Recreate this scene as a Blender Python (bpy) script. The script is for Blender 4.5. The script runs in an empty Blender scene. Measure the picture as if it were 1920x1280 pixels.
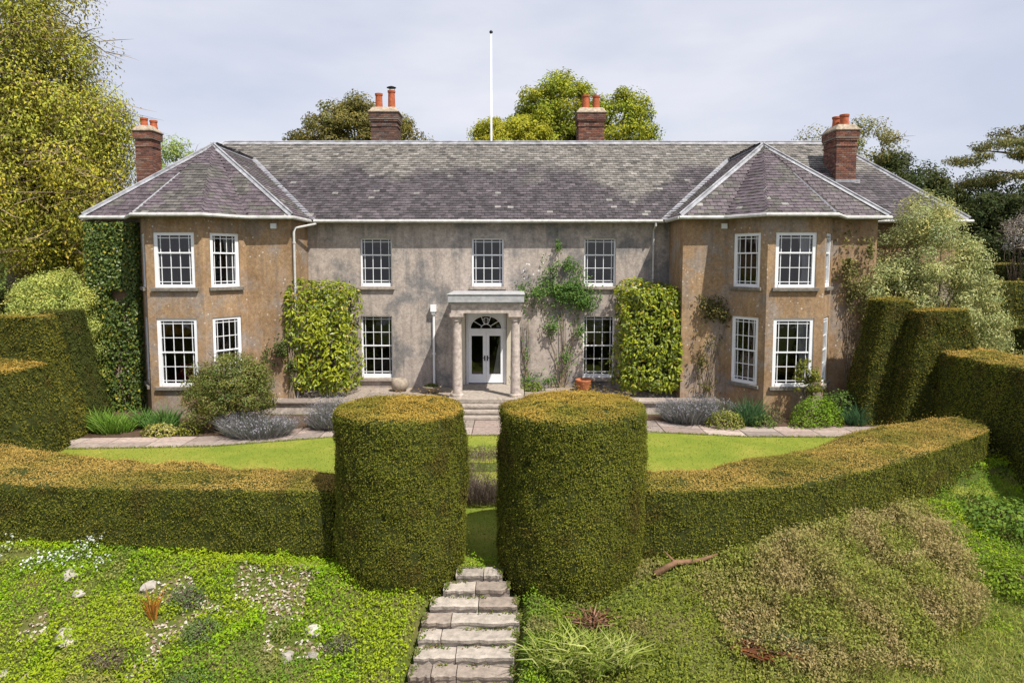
import bpy, math, random
import numpy as np
from mathutils import Matrix, Vector, Quaternion

R = math.radians
rng = np.random.default_rng(7)
random.seed(7)
scene = bpy.context.scene
col = scene.collection

# ------------------------------------------------------------------ camera
cam_d = bpy.data.cameras.new("camera")
cam = bpy.data.objects.new("camera", cam_d)
col.objects.link(cam)
cam.location = (0, 0, 4.5)
cam.rotation_euler = (R(90 - 4.6), 0, 0)
cam_d.sensor_width = 36
cam_d.lens = 24
cam_d.shift_y = -43 / 1920
cam_d.clip_start = 0.1
cam_d.clip_end = 3000
scene.camera = cam

# ------------------------------------------------------------------ light
SUN = Vector((0.43, -0.48, 1.0)).normalized()          # towards the sun
sun_el = math.asin(SUN.z)
sun_az = math.atan2(SUN.x, SUN.y)
world = bpy.data.worlds.new("World")
scene.world = world
world.use_nodes = True
wn, wl = world.node_tree.nodes, world.node_tree.links
wn.clear()
w_out = wn.new("ShaderNodeOutputWorld")
w_bg = wn.new("ShaderNodeBackground")
w_bg.inputs["Strength"].default_value = 0.1
w_sky = wn.new("ShaderNodeTexSky")
w_sky.sky_type = 'NISHITA'
w_sky.sun_disc = False
w_sky.sun_elevation = sun_el
w_sky.sun_rotation = sun_az
w_sky.air_density = 1.0
w_sky.dust_density = 2.0
w_sky.ozone_density = 1.5
w_co = wn.new("ShaderNodeTexCoord")
w_map = wn.new("ShaderNodeMapping")
w_map.inputs["Scale"].default_value = (1.0, 1.0, 3.2)
w_n = wn.new("ShaderNodeTexNoise")
w_n.inputs["Scale"].default_value = 2.3
w_n.inputs["Detail"].default_value = 5
w_r = wn.new("ShaderNodeMapRange")
w_r.inputs[1].default_value = 0.3
w_r.inputs[2].default_value = 0.75
w_r.inputs[3].default_value = 0.72
w_r.inputs[4].default_value = 0.95
w_mix = wn.new("ShaderNodeMixRGB")
w_veil = wn.new("ShaderNodeValToRGB")                    # thin high cloud veil
w_veil.color_ramp.elements[0].position = 0.36
w_veil.color_ramp.elements[0].color = (.50, .52, .615, 1)
w_veil.color_ramp.elements[1].position = 0.66
w_veil.color_ramp.elements[1].color = (.615, .62, .677, 1)
w_gain = wn.new("ShaderNodeVectorMath")
w_gain.operation = 'SCALE'
w_gain.inputs["Scale"].default_value = 10.0
wl.new(w_n.outputs["Fac"], w_veil.inputs[0])
wl.new(w_veil.outputs[0], w_gain.inputs[0])
wl.new(w_gain.outputs[0], w_mix.inputs[2])
wl.new(w_co.outputs["Generated"], w_map.inputs[0])
wl.new(w_map.outputs[0], w_n.inputs["Vector"])
wl.new(w_n.outputs["Fac"], w_r.inputs[0])
wl.new(w_r.outputs[0], w_mix.inputs[0])
wl.new(w_sky.outputs[0], w_mix.inputs[1])
wl.new(w_mix.outputs[0], w_bg.inputs["Color"])
wl.new(w_bg.outputs[0], w_out.inputs[0])

sun_d = bpy.data.lights.new("sun", 'SUN')
sun_d.energy = 5.0
sun_d.angle = R(0.6)
sun_d.color = (1.0, 0.945, 0.85)
sun = bpy.data.objects.new("sun", sun_d)
sun.rotation_mode = 'QUATERNION'
sun.rotation_quaternion = SUN.to_track_quat('Z', 'Y')
sun.location = (20, -25, 40)
col.objects.link(sun)

vs = scene.view_settings
vs.view_transform = 'Standard'
vs.look = 'None'
vs.exposure = 0.5
vs.gamma = 1.0
vs.use_curve_mapping = False
scene.cycles.max_bounces = 6
scene.cycles.transparent_max_bounces = 8

# ------------------------------------------------------------------ materials
MATS = {}
def base_mat(name):
    m = bpy.data.materials.new(name)
    m.use_nodes = True
    b = m.node_tree.nodes["Principled BSDF"]
    MATS[name] = m
    return m, m.node_tree.nodes, m.node_tree.links, b

def posn(n):
    return n.new("ShaderNodeNewGeometry").outputs["Position"]

def noise(n, l, vec, scale, detail=4, rough=0.55, stretch=None):
    t = n.new("ShaderNodeTexNoise")
    t.inputs["Scale"].default_value = scale
    t.inputs["Detail"].default_value = detail
    t.inputs["Roughness"].default_value = rough
    if stretch:
        mp = n.new("ShaderNodeMapping")
        mp.inputs["Scale"].default_value = stretch
        l.new(vec, mp.inputs[0])
        vec = mp.outputs[0]
    l.new(vec, t.inputs["Vector"])
    return t.outputs["Fac"]

def ramp(n, l, fac, stops):
    r = n.new("ShaderNodeValToRGB")
    e = r.color_ramp.elements
    while len(e) < len(stops):
        e.new(0.5)
    for el, (p, c) in zip(e, stops):
        el.position = p
        el.color = (*c, 1) if len(c) == 3 else c
    l.new(fac, r.inputs[0])
    return r.outputs[0]

def mix(n, l, fac, a, b, mode='MIX'):
    m = n.new("ShaderNodeMixRGB")
    m.blend_type = mode
    for i, v in ((0, fac), (1, a), (2, b)):
        if isinstance(v, (int, float)):
            m.inputs[i].default_value = v if i == 0 else (v, v, v, 1)
        elif isinstance(v, tuple):
            m.inputs[i].default_value = (*v, 1)
        else:
            l.new(v, m.inputs[i])
    return m.outputs[0]

def bump(n, l, b, h, strength=0.4, dist=0.02):
    bp = n.new("ShaderNodeBump")
    bp.inputs["Strength"].default_value = strength
    bp.inputs["Distance"].default_value = dist
    l.new(h, bp.inputs["Height"])
    l.new(bp.outputs[0], b.inputs["Normal"])

def m_plain(name, c, rough=0.6, var=0.25, scale=6, spec=0.3, metal=0.0, bumps=0.15):
    m, n, l, b = base_mat(name)
    p = posn(n)
    f = noise(n, l, p, scale, 6, 0.65)
    lo = tuple(x * (1 - var) for x in c)
    hi = tuple(min(1, x * (1 + var)) for x in c)
    l.new(ramp(n, l, f, [(0.3, lo), (0.7, hi)]), b.inputs["Base Color"])
    b.inputs["Roughness"].default_value = rough
    b.inputs["Specular IOR Level"].default_value = spec
    b.inputs["Metallic"].default_value = metal
    if bumps:
        bump(n, l, b, noise(n, l, p, scale * 8, 4), bumps, 0.01)
    return m

def m_leaf(name, trans=0.3, rough=0.5, spec=0.35):
    m, n, l, b = base_mat(name)
    a = n.new("ShaderNodeAttribute")
    a.attribute_name = "tint"
    l.new(a.outputs["Color"], b.inputs["Base Color"])
    b.inputs["Roughness"].default_value = rough
    b.inputs["Specular IOR Level"].default_value = spec
    t = n.new("ShaderNodeBsdfTranslucent")
    l.new(a.outputs["Color"], t.inputs["Color"])
    mx = n.new("ShaderNodeMixShader")
    mx.inputs[0].default_value = trans
    l.new(b.outputs[0], mx.inputs[1])
    l.new(t.outputs[0], mx.inputs[2])
    l.new(mx.outputs[0], n["Material Output"].inputs[0])
    return m

def m_tint(name, rough=0.7, spec=0.3, nscale=14, namp=0.35, bumps=0.3):
    m, n, l, b = base_mat(name)
    a = n.new("ShaderNodeAttribute")
    a.attribute_name = "tint"
    p = posn(n)
    f = noise(n, l, p, nscale, 6, 0.65)
    c = ramp(n, l, f, [(0.25, (1 - namp,) * 3), (0.75, (1 + namp,) * 3)])
    l.new(mix(n, l, 1.0, a.outputs["Color"], c, 'MULTIPLY'), b.inputs["Base Color"])
    b.inputs["Roughness"].default_value = rough
    b.inputs["Specular IOR Level"].default_value = spec
    bump(n, l, b, noise(n, l, p, nscale * 3, 5), bumps, 0.015)
    return m

def m_stucco(name, c1, c2, cg, speck, gz):
    # c1/c2 warm render colours, cg grey weathering, speck amount of pale lichen
    m, n, l, b = base_mat(name)
    p = posn(n)
    big = noise(n, l, p, 0.75, 6, 0.66)
    mid = noise(n, l, p, 1.6, 6, 0.7, (1, 1, 0.6))
    streak = noise(n, l, p, 2.2, 6, 0.6, (2.2, 2.2, 0.22))
    fine = noise(n, l, p, 26, 5, 0.7)
    grain = noise(n, l, p, 9, 6, 0.75)
    c = ramp(n, l, mid, [(0.32, c1), (0.66, c2)])
    c = mix(n, l, ramp(n, l, big, [(gz, (0, 0, 0)), (gz + 0.12, (.9, .9, .9))]), c, cg)
    c = mix(n, l, ramp(n, l, streak, [(0.48, (0, 0, 0)), (0.68, (.45, .45, .45))]), c, tuple(x * .55 for x in cg))
    c = mix(n, l, 1.0, c, ramp(n, l, grain, [(0.28, (.68, .67, .66)), (0.72, (1.28, 1.28, 1.28))]), 'MULTIPLY')
    c = mix(n, l, 1.0, c, ramp(n, l, fine, [(0.3, (.82, .82, .82)), (0.7, (1.16, 1.16, 1.16))]), 'MULTIPLY')
    v = n.new("ShaderNodeTexVoronoi")
    v.inputs["Scale"].default_value = 5.5
    l.new(p, v.inputs["Vector"])
    sp = ramp(n, l, v.outputs["Distance"], [(0.10, (1, 1, 1)), (0.2, (0, 0, 0))])
    msk = ramp(n, l, noise(n, l, p, 0.8, 3), [(0.5, (0, 0, 0)), (0.6, (speck,) * 3)])
    c = mix(n, l, mix(n, l, 1.0, sp, msk, 'MULTIPLY'), c, (.55, .5, .43))
    l.new(c, b.inputs["Base Color"])
    b.inputs["Roughness"].default_value = 0.9
    b.inputs["Specular IOR Level"].default_value = 0.15
    bump(n, l, b, mix(n, l, 0.5, fine, grain), 0.45, 0.03)
    return m

m_stucco("stucco_main", (.325, .278, .248), (.44, .382, .34), (.175, .17, .17), 0.2, 0.48)
m_stucco("stucco_wing", (.225, .142, .076), (.37, .253, .152), (.285, .238, .205), 0.95, 0.49)
m_plain("porch_lead", (.34, .34, .35), 0.65, 0.3, 4, 0.3, 0, 0.3)
m_plain("stucco_porch", (.41, .35, .315), 0.9, 0.4, 7, 0.15, 0, 0.6)
m_plain("porch_cream", (.52, .47, .38), 0.8, 0.08, 3)
m_plain("paint_white", (.74, .75, .78), 0.45, 0.07, 3, 0.4)
m_plain("sill_stone", (.17, .155, .135), 0.9, 0.4, 9, 0.2, 0, 0.5)
m_plain("sill_pale", (.30, .26, .225), 0.9, 0.35, 9, 0.2, 0, 0.5)
m_plain("lead", (.22, .225, .25), 0.6, 0.35, 4, 0.4, 0, 0.3)
m_plain("lead_pale", (.25, .253, .275), 0.65, 0.5, 3, 0.4, 0, 0.3)
m_plain("gutter_white", (.46, .455, .44), 0.55, 0.25, 5)
m_plain("soffit", (.16, .13, .10), 0.9, 0.3, 5)
m_plain("room", (.075, .06, .055), 0.9, 0.3, 2, 0.1)
m_plain("curtain", (.8, .77, .72), 0.9, 0.1, 6, 0.1)
m_plain("crimson", (.35, .02, .06), 0.8, 0.2, 8, 0.2)
m_plain("wood_brown", (.16, .075, .03), 0.6, 0.3, 8)
m_plain("metal_dark", (.02, .02, .022), 0.4, 0.2, 8, 0.5, 0.6)
m_plain("terracotta", (.36, .125, .055), 0.8, 0.3, 9, 0.2, 0, 0.4)
m_plain("clay_pot", (.36, .10, .045), 0.8, 0.35, 8, 0.2, 0, 0.4)
m_plain("stone_pot", (.30, .25, .20), 0.9, 0.35, 9, 0.2, 0, 0.5)
m_plain("mortar", (.19, .155, .13), 0.95, 0.3, 12, 0.1, 0, 0.5)
m_plain("chimney_cap", (.34, .28, .215), 0.95, 0.5, 8, 0.1, 0, 0.8)
m_plain("slate_bed", (.07, .062, .068), 0.8, 0.3, 6)
m_plain("bark", (.14, .11, .085), 0.95, 0.45, 5, 0.1, 0, 0.8)
m_plain("bark_dark", (.07, .055, .042), 0.95, 0.45, 5, 0.1, 0, 0.8)
m_plain("vine_bark", (.23, .18, .13), 0.95, 0.45, 9, 0.1, 0, 0.8)
m_plain("root_brown", (.17, .10, .06), 0.95, 0.4, 9, 0.1, 0, 0.8)
m_plain("hedge_core", (.034, .04, .011), 0.95, 0.5, 6, 0.05, 0, 0.5)
m_plain("soil", (.085, .055, .038), 0.98, 0.45, 7, 0.05, 0, 0.8)
m_plain("weathered_wood", (.33, .29, .25), 0.9, 0.3, 10, 0.1, 0, 0.5)
m_plain("pole_white", (.78, .78, .79), 0.4, 0.05, 3)
m_tint("brick", 0.9, 0.15, 16, 0.35, 0.5)
m_tint("slate", 0.66, 0.3, 4.5, 0.55, 0.35)
m_tint("stone", 0.92, 0.15, 7, 0.36, 0.9)
m_leaf("leaf", 0.36, 0.7, 0.12)
m_leaf("leaf_glossy", 0.22, 0.42, 0.3)
m_leaf("leaf_yew", 0.34, 0.75, 0.1)
m_leaf("twig", 0.0, 0.9, 0.1)

# glass: clear pane with sky and garden reflections
m, n, l, b = base_mat("glass")
n.remove(b)
tr = n.new("ShaderNodeBsdfTransparent")
tr.inputs[0].default_value = (.6, .62, .66, 1)
gl = n.new("ShaderNodeBsdfGlossy")
gl.inputs["Roughness"].default_value = 0.03
gp = posn(n)
bpn = n.new("ShaderNodeBump")
bpn.inputs["Strength"].default_value = 0.25
bpn.inputs["Distance"].default_value = 0.02
l.new(noise(n, l, gp, 3.5, 2), bpn.inputs["Height"])
l.new(bpn.outputs[0], gl.inputs["Normal"])
fr = n.new("ShaderNodeFresnel")
fr.inputs[0].default_value = 1.75
mx = n.new("ShaderNodeMixShader")
l.new(fr.outputs[0], mx.inputs[0])
l.new(tr.outputs[0], mx.inputs[1])
l.new(gl.outputs[0], mx.inputs[2])
l.new(mx.outputs[0], n["Material Output"].inputs[0])

def m_ground(name, stops, scale, scale2, fine_amp=0.35, bumps=0.6):
    m, n, l, b = base_mat(name)
    p = posn(n)
    c = ramp(n, l, noise(n, l, p, scale, 6, 0.65), stops)
    f = noise(n, l, p, scale2, 5, 0.75)
    c = mix(n, l, 1.0, c, ramp(n, l, f, [(0.25, (1 - fine_amp,) * 3), (0.75, (1 + fine_amp,) * 3)]), 'MULTIPLY')
    l.new(c, b.inputs["Base Color"])
    b.inputs["Roughness"].default_value = 0.95
    b.inputs["Specular IOR Level"].default_value = 0.1
    bump(n, l, b, f, bumps, 0.04)
m_ground("ground", [(0.3, (.05, .07, .014)), (0.5, (.075, .095, .018)), (0.7, (.13, .11, .045))], 0.7, 22)
m_ground("lawn", [(0.3, (.135, .185, .024)), (0.5, (.18, .215, .03)), (0.72, (.26, .25, .048))], 0.9, 45, 0.3)
m_ground("meadow_far", [(0.3, (.07, .12, .02)), (0.7, (.12, .16, .035))], 0.05, 1.5)

# ------------------------------------------------------------------ helpers
def link(o, parent=None, label=None, cat=None, group=None, kind=None, keep=True):
    col.objects.link(o)
    if parent is not None:
        o.parent = parent
        if keep:
            o.matrix_parent_inverse = parent["_inv"] if False else parent_inv(parent)
    if label: o["label"] = label
    if cat: o["category"] = cat
    if group: o["group"] = group
    if kind: o["kind"] = kind
    return o

INV = {}
def parent_inv(p):
    return INV.get(p.name, Matrix.Identity(4))

def empty(name, loc, label, cat, group=None):
    o = bpy.data.objects.new(name, None)
    o.empty_display_size = 0.3
    link(o, None, label, cat, group)
    o.location = loc
    INV[o.name] = Matrix.Translation(Vector(loc)).inverted()
    return o

class MB:
    """collects polygons, builds ONE mesh object"""
    def __init__(s):
        s.v, s.f, s.t = [], [], []
    def add(s, vs, fs, tint=None):
        o = len(s.v)
        s.v.extend(tuple(x) for x in vs)
        for f in fs:
            s.f.append(tuple(i + o for i in f))
            s.t.append(tint or (.5, .5, .5))
    def box(s, x0, x1, y0, y1, z0, z1, M=None, tint=None, taper=0):
        t = taper
        vs = [(x0, y0, z0), (x1, y0, z0), (x1, y1, z0), (x0, y1, z0),
              (x0 + t, y0 + t, z1), (x1 - t, y0 + t, z1), (x1 - t, y1 - t, z1), (x0 + t, y1 - t, z1)]
        if M is not None:
            vs = [M @ Vector(v) for v in vs]
        s.add(vs, [(3, 2, 1, 0), (4, 5, 6, 7), (0, 1, 5, 4), (1, 2, 6, 5), (2, 3, 7, 6), (3, 0, 4, 7)], tint)
    def prism(s, poly, z0, z1, M=None):
        k = len(poly)
        vs = [(x, y, z0) for x, y in poly] + [(x, y, z1) for x, y in poly]
        if M is not None:
            vs = [M @ Vector(v) for v in vs]
        s.add(vs, [tuple(range(k))[::-1], tuple(range(k, 2 * k))] + [(i, (i + 1) % k, k + (i + 1) % k, k + i) for i in range(k)])
    def tube(s, pts, rad, k=6, cap=True, tint=None):
        pts = [Vector(p) for p in pts]
        if not hasattr(rad, '__len__'):
            rad = [rad] * len(pts)
        vs, fs = [], []
        up = None
        for i, p in enumerate(pts):
            d = (pts[min(i + 1, len(pts) - 1)] - pts[max(i - 1, 0)])
            if d.length < 1e-6: d = Vector((0, 0, 1))
            d.normalize()
            if up is None:
                up = d.orthogonal().normalized()
            up = (up - d * up.dot(d))
            if up.length < 1e-5: up = d.orthogonal()
            up.normalize()
            w = d.cross(up)
            for j in range(k):
                a = 2 * math.pi * j / k
                vs.append(p + (up * math.cos(a) + w * math.sin(a)) * rad[i])
        for i in range(len(pts) - 1):
            for j in range(k):
                fs.append((i * k + j, i * k + (j + 1) % k, (i + 1) * k + (j + 1) % k, (i + 1) * k + j))
        if cap:
            fs.append(tuple(range(k))[::-1])
            fs.append(tuple((len(pts) - 1) * k + j for j in range(k)))
        s.add(vs, fs, tint)
    def lathe(s, prof, c, k=20):
        vs = [(c[0] + r * math.cos(2 * math.pi * j / k), c[1] + r * math.sin(2 * math.pi * j / k), c[2] + z) for r, z in prof for j in range(k)]
        fs = [(i * k + j, i * k + (j + 1) % k, (i + 1) * k + (j + 1) % k, (i + 1) * k + j) for i in range(len(prof) - 1) for j in range(k)]
        fs += [tuple(range(k))[::-1], tuple((len(prof) - 1) * k + j for j in range(k))]
        s.add(vs, fs)
    def mesh(s, name, mat, smooth=False):
        me = bpy.data.meshes.new(name)
        me.from_pydata(s.v, [], s.f)
        for mm in (mat if isinstance(mat, (list, tuple)) else [mat]):
            me.materials.append(MATS[mm])
        a = me.attributes.new("tint", 'FLOAT_COLOR', 'FACE')
        a.data.foreach_set("color", np.array([(*t, 1) for t in s.t], dtype=np.float32).ravel())
        if smooth:
            me.polygons.foreach_set("use_smooth", [True] * len(s.f))
        me.update()
        return me
    def build(s, name, mat, parent=None, smooth=False, **kw):
        return link(bpy.data.objects.new(name, s.mesh(name, mat, smooth)), parent, **kw)

def bevel(o, w=0.01, seg=2):
    md = o.modifiers.new("bevel", 'BEVEL')
    md.width = w
    md.segments = seg
    md.limit_method = 'ANGLE'
    return o

def quick_mesh(name, V, F, tint, mat, smooth=False):
    """numpy arrays -> mesh; F is (m,4) or (m,3)"""
    me = bpy.data.meshes.new(name)
    m, k = F.shape
    me.vertices.add(len(V))
    me.vertices.foreach_set("co", np.ascontiguousarray(V, dtype=np.float32).ravel())
    me.loops.add(m * k)
    me.loops.foreach_set("vertex_index", np.ascontiguousarray(F, dtype=np.int32).ravel())
    me.polygons.add(m)
    me.polygons.foreach_set("loop_start", np.arange(0, m * k, k, dtype=np.int32))
    me.polygons.foreach_set("loop_total", np.full(m, k, dtype=np.int32))
    if smooth:
        me.polygons.foreach_set("use_smooth", np.ones(m, dtype=bool))
    me.update(calc_edges=True)
    for mm in (mat if isinstance(mat, (list, tuple)) else [mat]):
        me.materials.append(MATS[mm])
    if tint is not None:
        a = me.attributes.new("tint", 'FLOAT_COLOR', 'FACE')
        c = np.ones((m, 4), dtype=np.float32)
        c[:, :3] = tint
        a.data.foreach_set("color", c.ravel())
    return me

def vnoise(P, s=1.0, seed=0):
    p = np.asarray(P, dtype=np.float64) * s + seed * 13.7
    i = np.floor(p)
    f = p - i
    f = f * f * (3 - 2 * f)
    r = 0
    for dx in (0, 1):
        for dy in (0, 1):
            for dz in (0, 1):
                h = np.sin((i[:, 0] + dx) * 127.1 + (i[:, 1] + dy) * 311.7 + (i[:, 2] + dz) * 74.7) * 43758.5453
                h -= np.floor(h)
                w = (f[:, 0] if dx else 1 - f[:, 0]) * (f[:, 1] if dy else 1 - f[:, 1]) * (f[:, 2] if dz else 1 - f[:, 2])
                r = r + h * w
    return r

def unit(v):
    return v / np.maximum(np.linalg.norm(v, axis=-1, keepdims=True), 1e-9)

def rand_unit(k):
    return unit(rng.normal(size=(k, 3)))

def leaves(P, N, L, W, jit=0.7, direction=None, djit=0.5, fold=0.2):
    """one folded kite per point: N = facing, direction = where the tip points"""
    k = len(P)
    L = np.broadcast_to(np.asarray(L, float), (k,)) * rng.uniform(.7, 1.3, k)
    W = np.broadcast_to(np.asarray(W, float), (k,)) * rng.uniform(.7, 1.3, k)
    n_ = unit(N + rng.normal(size=(k, 3)) * jit)
    t = rand_unit(k) if direction is None else unit(np.broadcast_to(direction, (k, 3)) + rng.normal(size=(k, 3)) * djit)
    t = unit(t - n_ * (t * n_).sum(1, keepdims=True))
    b_ = np.cross(n_, t)
    L = L[:, None]; W = W[:, None]
    up = n_ * W * fold
    v0 = P
    v1 = P + t * L * .45 + b_ * W * .5 + up
    v2 = P + t * L - n_ * L * .08
    v3 = P + t * L * .45 - b_ * W * .5 + up
    V = np.stack([v0, v1, v2, v3], 1).reshape(-1, 3)
    F = np.arange(4 * k).reshape(k, 4)
    return V, F

def blades(P, D, H, W, bend=0.35):
    """thin grass blade: two quads bent over"""
    k = len(P)
    H = (np.broadcast_to(np.asarray(H, float), (k,)) * rng.uniform(.6, 1.35, k))[:, None]
    s = unit(np.cross(D, rand_unit(k)))
    lean = unit(rng.normal(size=(k, 3)) * np.array([1, 1, .0]) + 1e-6)
    W = np.broadcast_to(np.asarray(W, float), (k,))[:, None]
    a0 = P - s * W / 2; a1 = P + s * W / 2
    m_ = P + D * H * .55 + lean * H * bend * .35
    b0 = m_ - s * W * .4; b1 = m_ + s * W * .4
    tip = P + D * H * (1 - bend * .4) + lean * H * bend
    c0 = tip - s * W * .06; c1 = tip + s * W * .06
    V = np.stack([a0, a1, b1, b0, c1, c0], 1).reshape(-1, 3)
    i = np.arange(k)[:, None] * 6
    F = np.concatenate([i + np.array([0, 1, 2, 3]), i + np.array([3, 2, 4, 5])], 1).reshape(-1, 4)
    return V, F

def palette(k, cols, w=None, var=0.18):
    c = np.array(cols)
    i = rng.choice(len(c), k, p=None if w is None else np.array(w) / np.sum(w))
    return np.clip(c[i] * rng.uniform(1 - var, 1 + var, (k, 1)), 0, 1)

def merge(parts):
    Vs, Fs, Ts, o = [], [], [], 0
    for V, F, T in parts:
        Vs.append(V); Fs.append(F + o); Ts.append(T); o += len(V)
    return np.concatenate(Vs), np.concatenate(Fs), np.concatenate(Ts)

def interp(x, pts):
    a = np.array(pts, float)
    return np.interp(x, a[:, 0], a[:, 1])

# ------------------------------------------------------------------ terrain
YB = [(-60, 19), (-14, 14.1), (-10, 13.45), (-5, 13.05), (-3.6, 12.85), (-2.2, 12.6), (1.2, 12.6), (2.9, 12.85),
      (4.5, 13.2), (6.0, 13.55), (8.2, 14.7), (11.4, 16.6), (14, 18.0), (18, 18.6), (60, 22)]
ZB = [(-14, -1.25), (-10, -1.3), (-5, -1.45), (-2.5, -1.57), (1.5, -1.6), (4, -1.42), (6, -1.25), (9, -1.15), (12, -.95), (16, -.8)]
STEP_N, STEP_Y, STEP_Z, TREAD, RISE = 9, 13.1, -1.5, 0.30, 0.155
def step_x(y):
    return -0.62 - 0.13 * (STEP_Y - y)
def terrain(X, Y):
    X = np.asarray(X, float); Y = np.asarray(Y, float)
    yb = interp(X, YB); zb = interp(X, ZB)
    d = np.maximum(yb - Y, 0)
    bank = zb - 0.5 * d
    low = -2.95 - 0.02 * np.maximum(d - 3.4, 0)
    out = np.maximum(bank, low) + 0.18 * np.exp(-((bank - low) / 0.35) ** 2)
    t = np.clip((Y - (17.15 - 1.0 * np.clip((np.abs(X + .7) - 1.1) / .5, 0, 1))) / 0.4, 0, 1)
    t = t * t * (3 - 2 * t)
    ins = zb * (1 - t) - 0.75 * t
    z = np.where(Y >= yb, ins, out)
    P = np.stack([X, Y, 0 * X], -1).reshape(-1, 3)
    lump = ((vnoise(P, .7, 3) - .5) * .30 + (vnoise(P, 2.1, 4) - .5) * .13).reshape(X.shape)
    z = z + lump * np.clip((yb - Y) / .6, 0, 1) * np.clip((Y - 2) / 4, 0, 1)
    sx = step_x(Y)
    st = STEP_Z - RISE * (STEP_Y - Y) / TREAD - 0.30
    wgt = np.clip((1.12 - np.abs(X - sx)) / 0.28, 0, 1) * ((Y < STEP_Y + .25) & (Y > STEP_Y - TREAD * STEP_N - .3))
    z = np.where(wgt > 0, z * (1 - wgt) + np.minimum(z, st) * wgt, z)
    far = np.clip((Y - 45) / 300, 0, 1)
    z = z + far * far * 6
    return z

def axis(segs):
    out = []
    for a, b_, s in segs:
        out.extend(np.arange(a, b_, s))
    out.append(segs[-1][1])
    return np.array(out)
gx = axis([(-900, -100, 80), (-100, -20, 8), (-20, 20, .2), (20, 100, 8), (100, 900, 80)])
gy = axis([(-60, 4, 6), (4, 22, .17), (22, 60, 3), (60, 200, 14), (200, 1400, 100)])
GX, GY = np.meshgrid(gx, gy)
GZ = terrain(GX, GY)
V = np.stack([GX, GY, GZ], -1).reshape(-1, 3)
ny, nx = GX.shape
ii = (np.arange(ny - 1)[:, None] * nx + np.arange(nx - 1)[None]).ravel()
F = np.stack([ii, ii + 1, ii + nx + 1, ii + nx], 1)
link(bpy.data.objects.new("ground", quick_mesh("ground", V, F, None, "ground", True)), kind="structure")

def sheet(name, x0, x1, yfun0, yfun1, zoff, mat, nx=60, ny=14):
    xs = np.linspace(x0, x1, nx)
    t = np.linspace(0, 1, ny)[:, None]
    y0 = np.array([yfun0(x) for x in xs]); y1 = np.array([yfun1(x) for x in xs])
    Y = y0 * (1 - t) + y1 * t
    X = np.broadcast_to(xs, Y.shape)
    Z = terrain(X, Y) + zoff
    V = np.stack([X, Y, Z], -1).reshape(-1, 3)
    i = (np.arange(ny - 1)[:, None] * nx + np.arange(nx - 1)[None]).ravel()
    F = np.stack([i, i + 1, i + nx + 1, i + nx], 1)
    return link(bpy.data.objects.new(name, quick_mesh(name, V, F, None, mat, True)), kind="structure")

# path edges (front/back) in plan
PF = [(-13.6, 19.0), (-12.3, 19.0), (-8.6, 19.25), (-6.4, 20.0), (-5.0, 20.45), (-2, 20.5), (1, 20.5), (4.2, 20.95), (7.1, 20.35), (12.4, 20.25)]
PBk = [(-13.6, 20.15), (-9.1, 20.4), (-7.0, 21.2), (-5.2, 22.2), (-2, 22.6), (1, 22.6), (4.6, 22.5), (7, 21.6), (12.4, 21.65)]
sheet("upper_lawn", -13.2, 13.0, lambda x: 17.12 - .95 * min(max((abs(x + .7) - 1.1) / .5, 0), 1), lambda x: interp(x, PF) - .01, 0.012, "lawn", 80, 12)
sheet("lower_lawn", -9, 9, lambda x: max(13.16, float(interp(x, YB)) + .1), lambda x: 17.11 - .95 * min(max((abs(x + .7) - 1.1) / .5, 0), 1), 0.012, "lawn", 50, 20)
sheet("flower_bed", -14.6, 12.8, lambda x: interp(x, PBk) + .02, lambda x: 23.35 if -9 < x < 6.4 else 24.1, 0.03, "soil", 80, 8)

# distant rise behind the left tree
hx = np.linspace(-260, 60, 41); hy = np.linspace(90, 330, 21)
HX, HY = np.meshgrid(hx, hy)
HZ = 26 * np.exp(-(((HX + 120) / 80) ** 2 + ((HY - 210) / 80) ** 2)) - 1.2
V = np.stack([HX, HY, HZ], -1).reshape(-1, 3)
i = (np.arange(20)[:, None] * 41 + np.arange(40)[None]).ravel()
link(bpy.data.objects.new("hill", quick_mesh("hill", V, np.stack([i, i + 1, i + 42, i + 41], 1), None, "meadow_far", True)), kind="structure")

# ------------------------------------------------------------------ paving
path = sheet("garden_path", -13.6, 12.4, lambda x: interp(x, PF), lambda x: interp(x, PBk), 0.004, "soil", 60, 4)
x = -13.55
slab_i = 0
while x < 12.2:
    wd = random.uniform(.75, 1.25)
    rows = 2 if random.random() < .75 else 3
    for r_ in range(rows):
        def ye(xx, t):
            return float(interp(xx, PF) * (1 - t) + interp(xx, PBk) * t)
        g = 0.014
        t0, t1 = r_ / rows, (r_ + 1) / rows
        jx = 0
        xa, xb = x + g + jx, x + wd - g + jx
        z = -0.75 + random.uniform(.022, .034)
        ps = [(xa, ye(xa, t0) + g), (xb, ye(xb, t0) + g), (xb, ye(xb, t1) - g), (xa, ye(xa, t1) - g)]
        mb = MB()
        c = random.uniform(.75, 1.2)
        tint = tuple(np.array(random.choice([(.30, .235, .205), (.27, .225, .20), (.33, .27, .235)])) * c)
        mb.add([(a, b_, z) for a, b_ in ps] + [(a, b_, z - .06) for a, b_ in ps],
               [(0, 1, 2, 3), (1, 0, 4, 5), (2, 1, 5, 6), (3, 2, 6, 7), (0, 3, 7, 4)], tint)
        mb.build("paving_slab", "stone", path)
    x += wd

# ------------------------------------------------------------------ the house
HOUSE = (-0.9, 26.3, -0.75)
house = empty("manor_house", HOUSE, "long two-storey rendered manor house with slate roof and two canted bays", "house")

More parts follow.
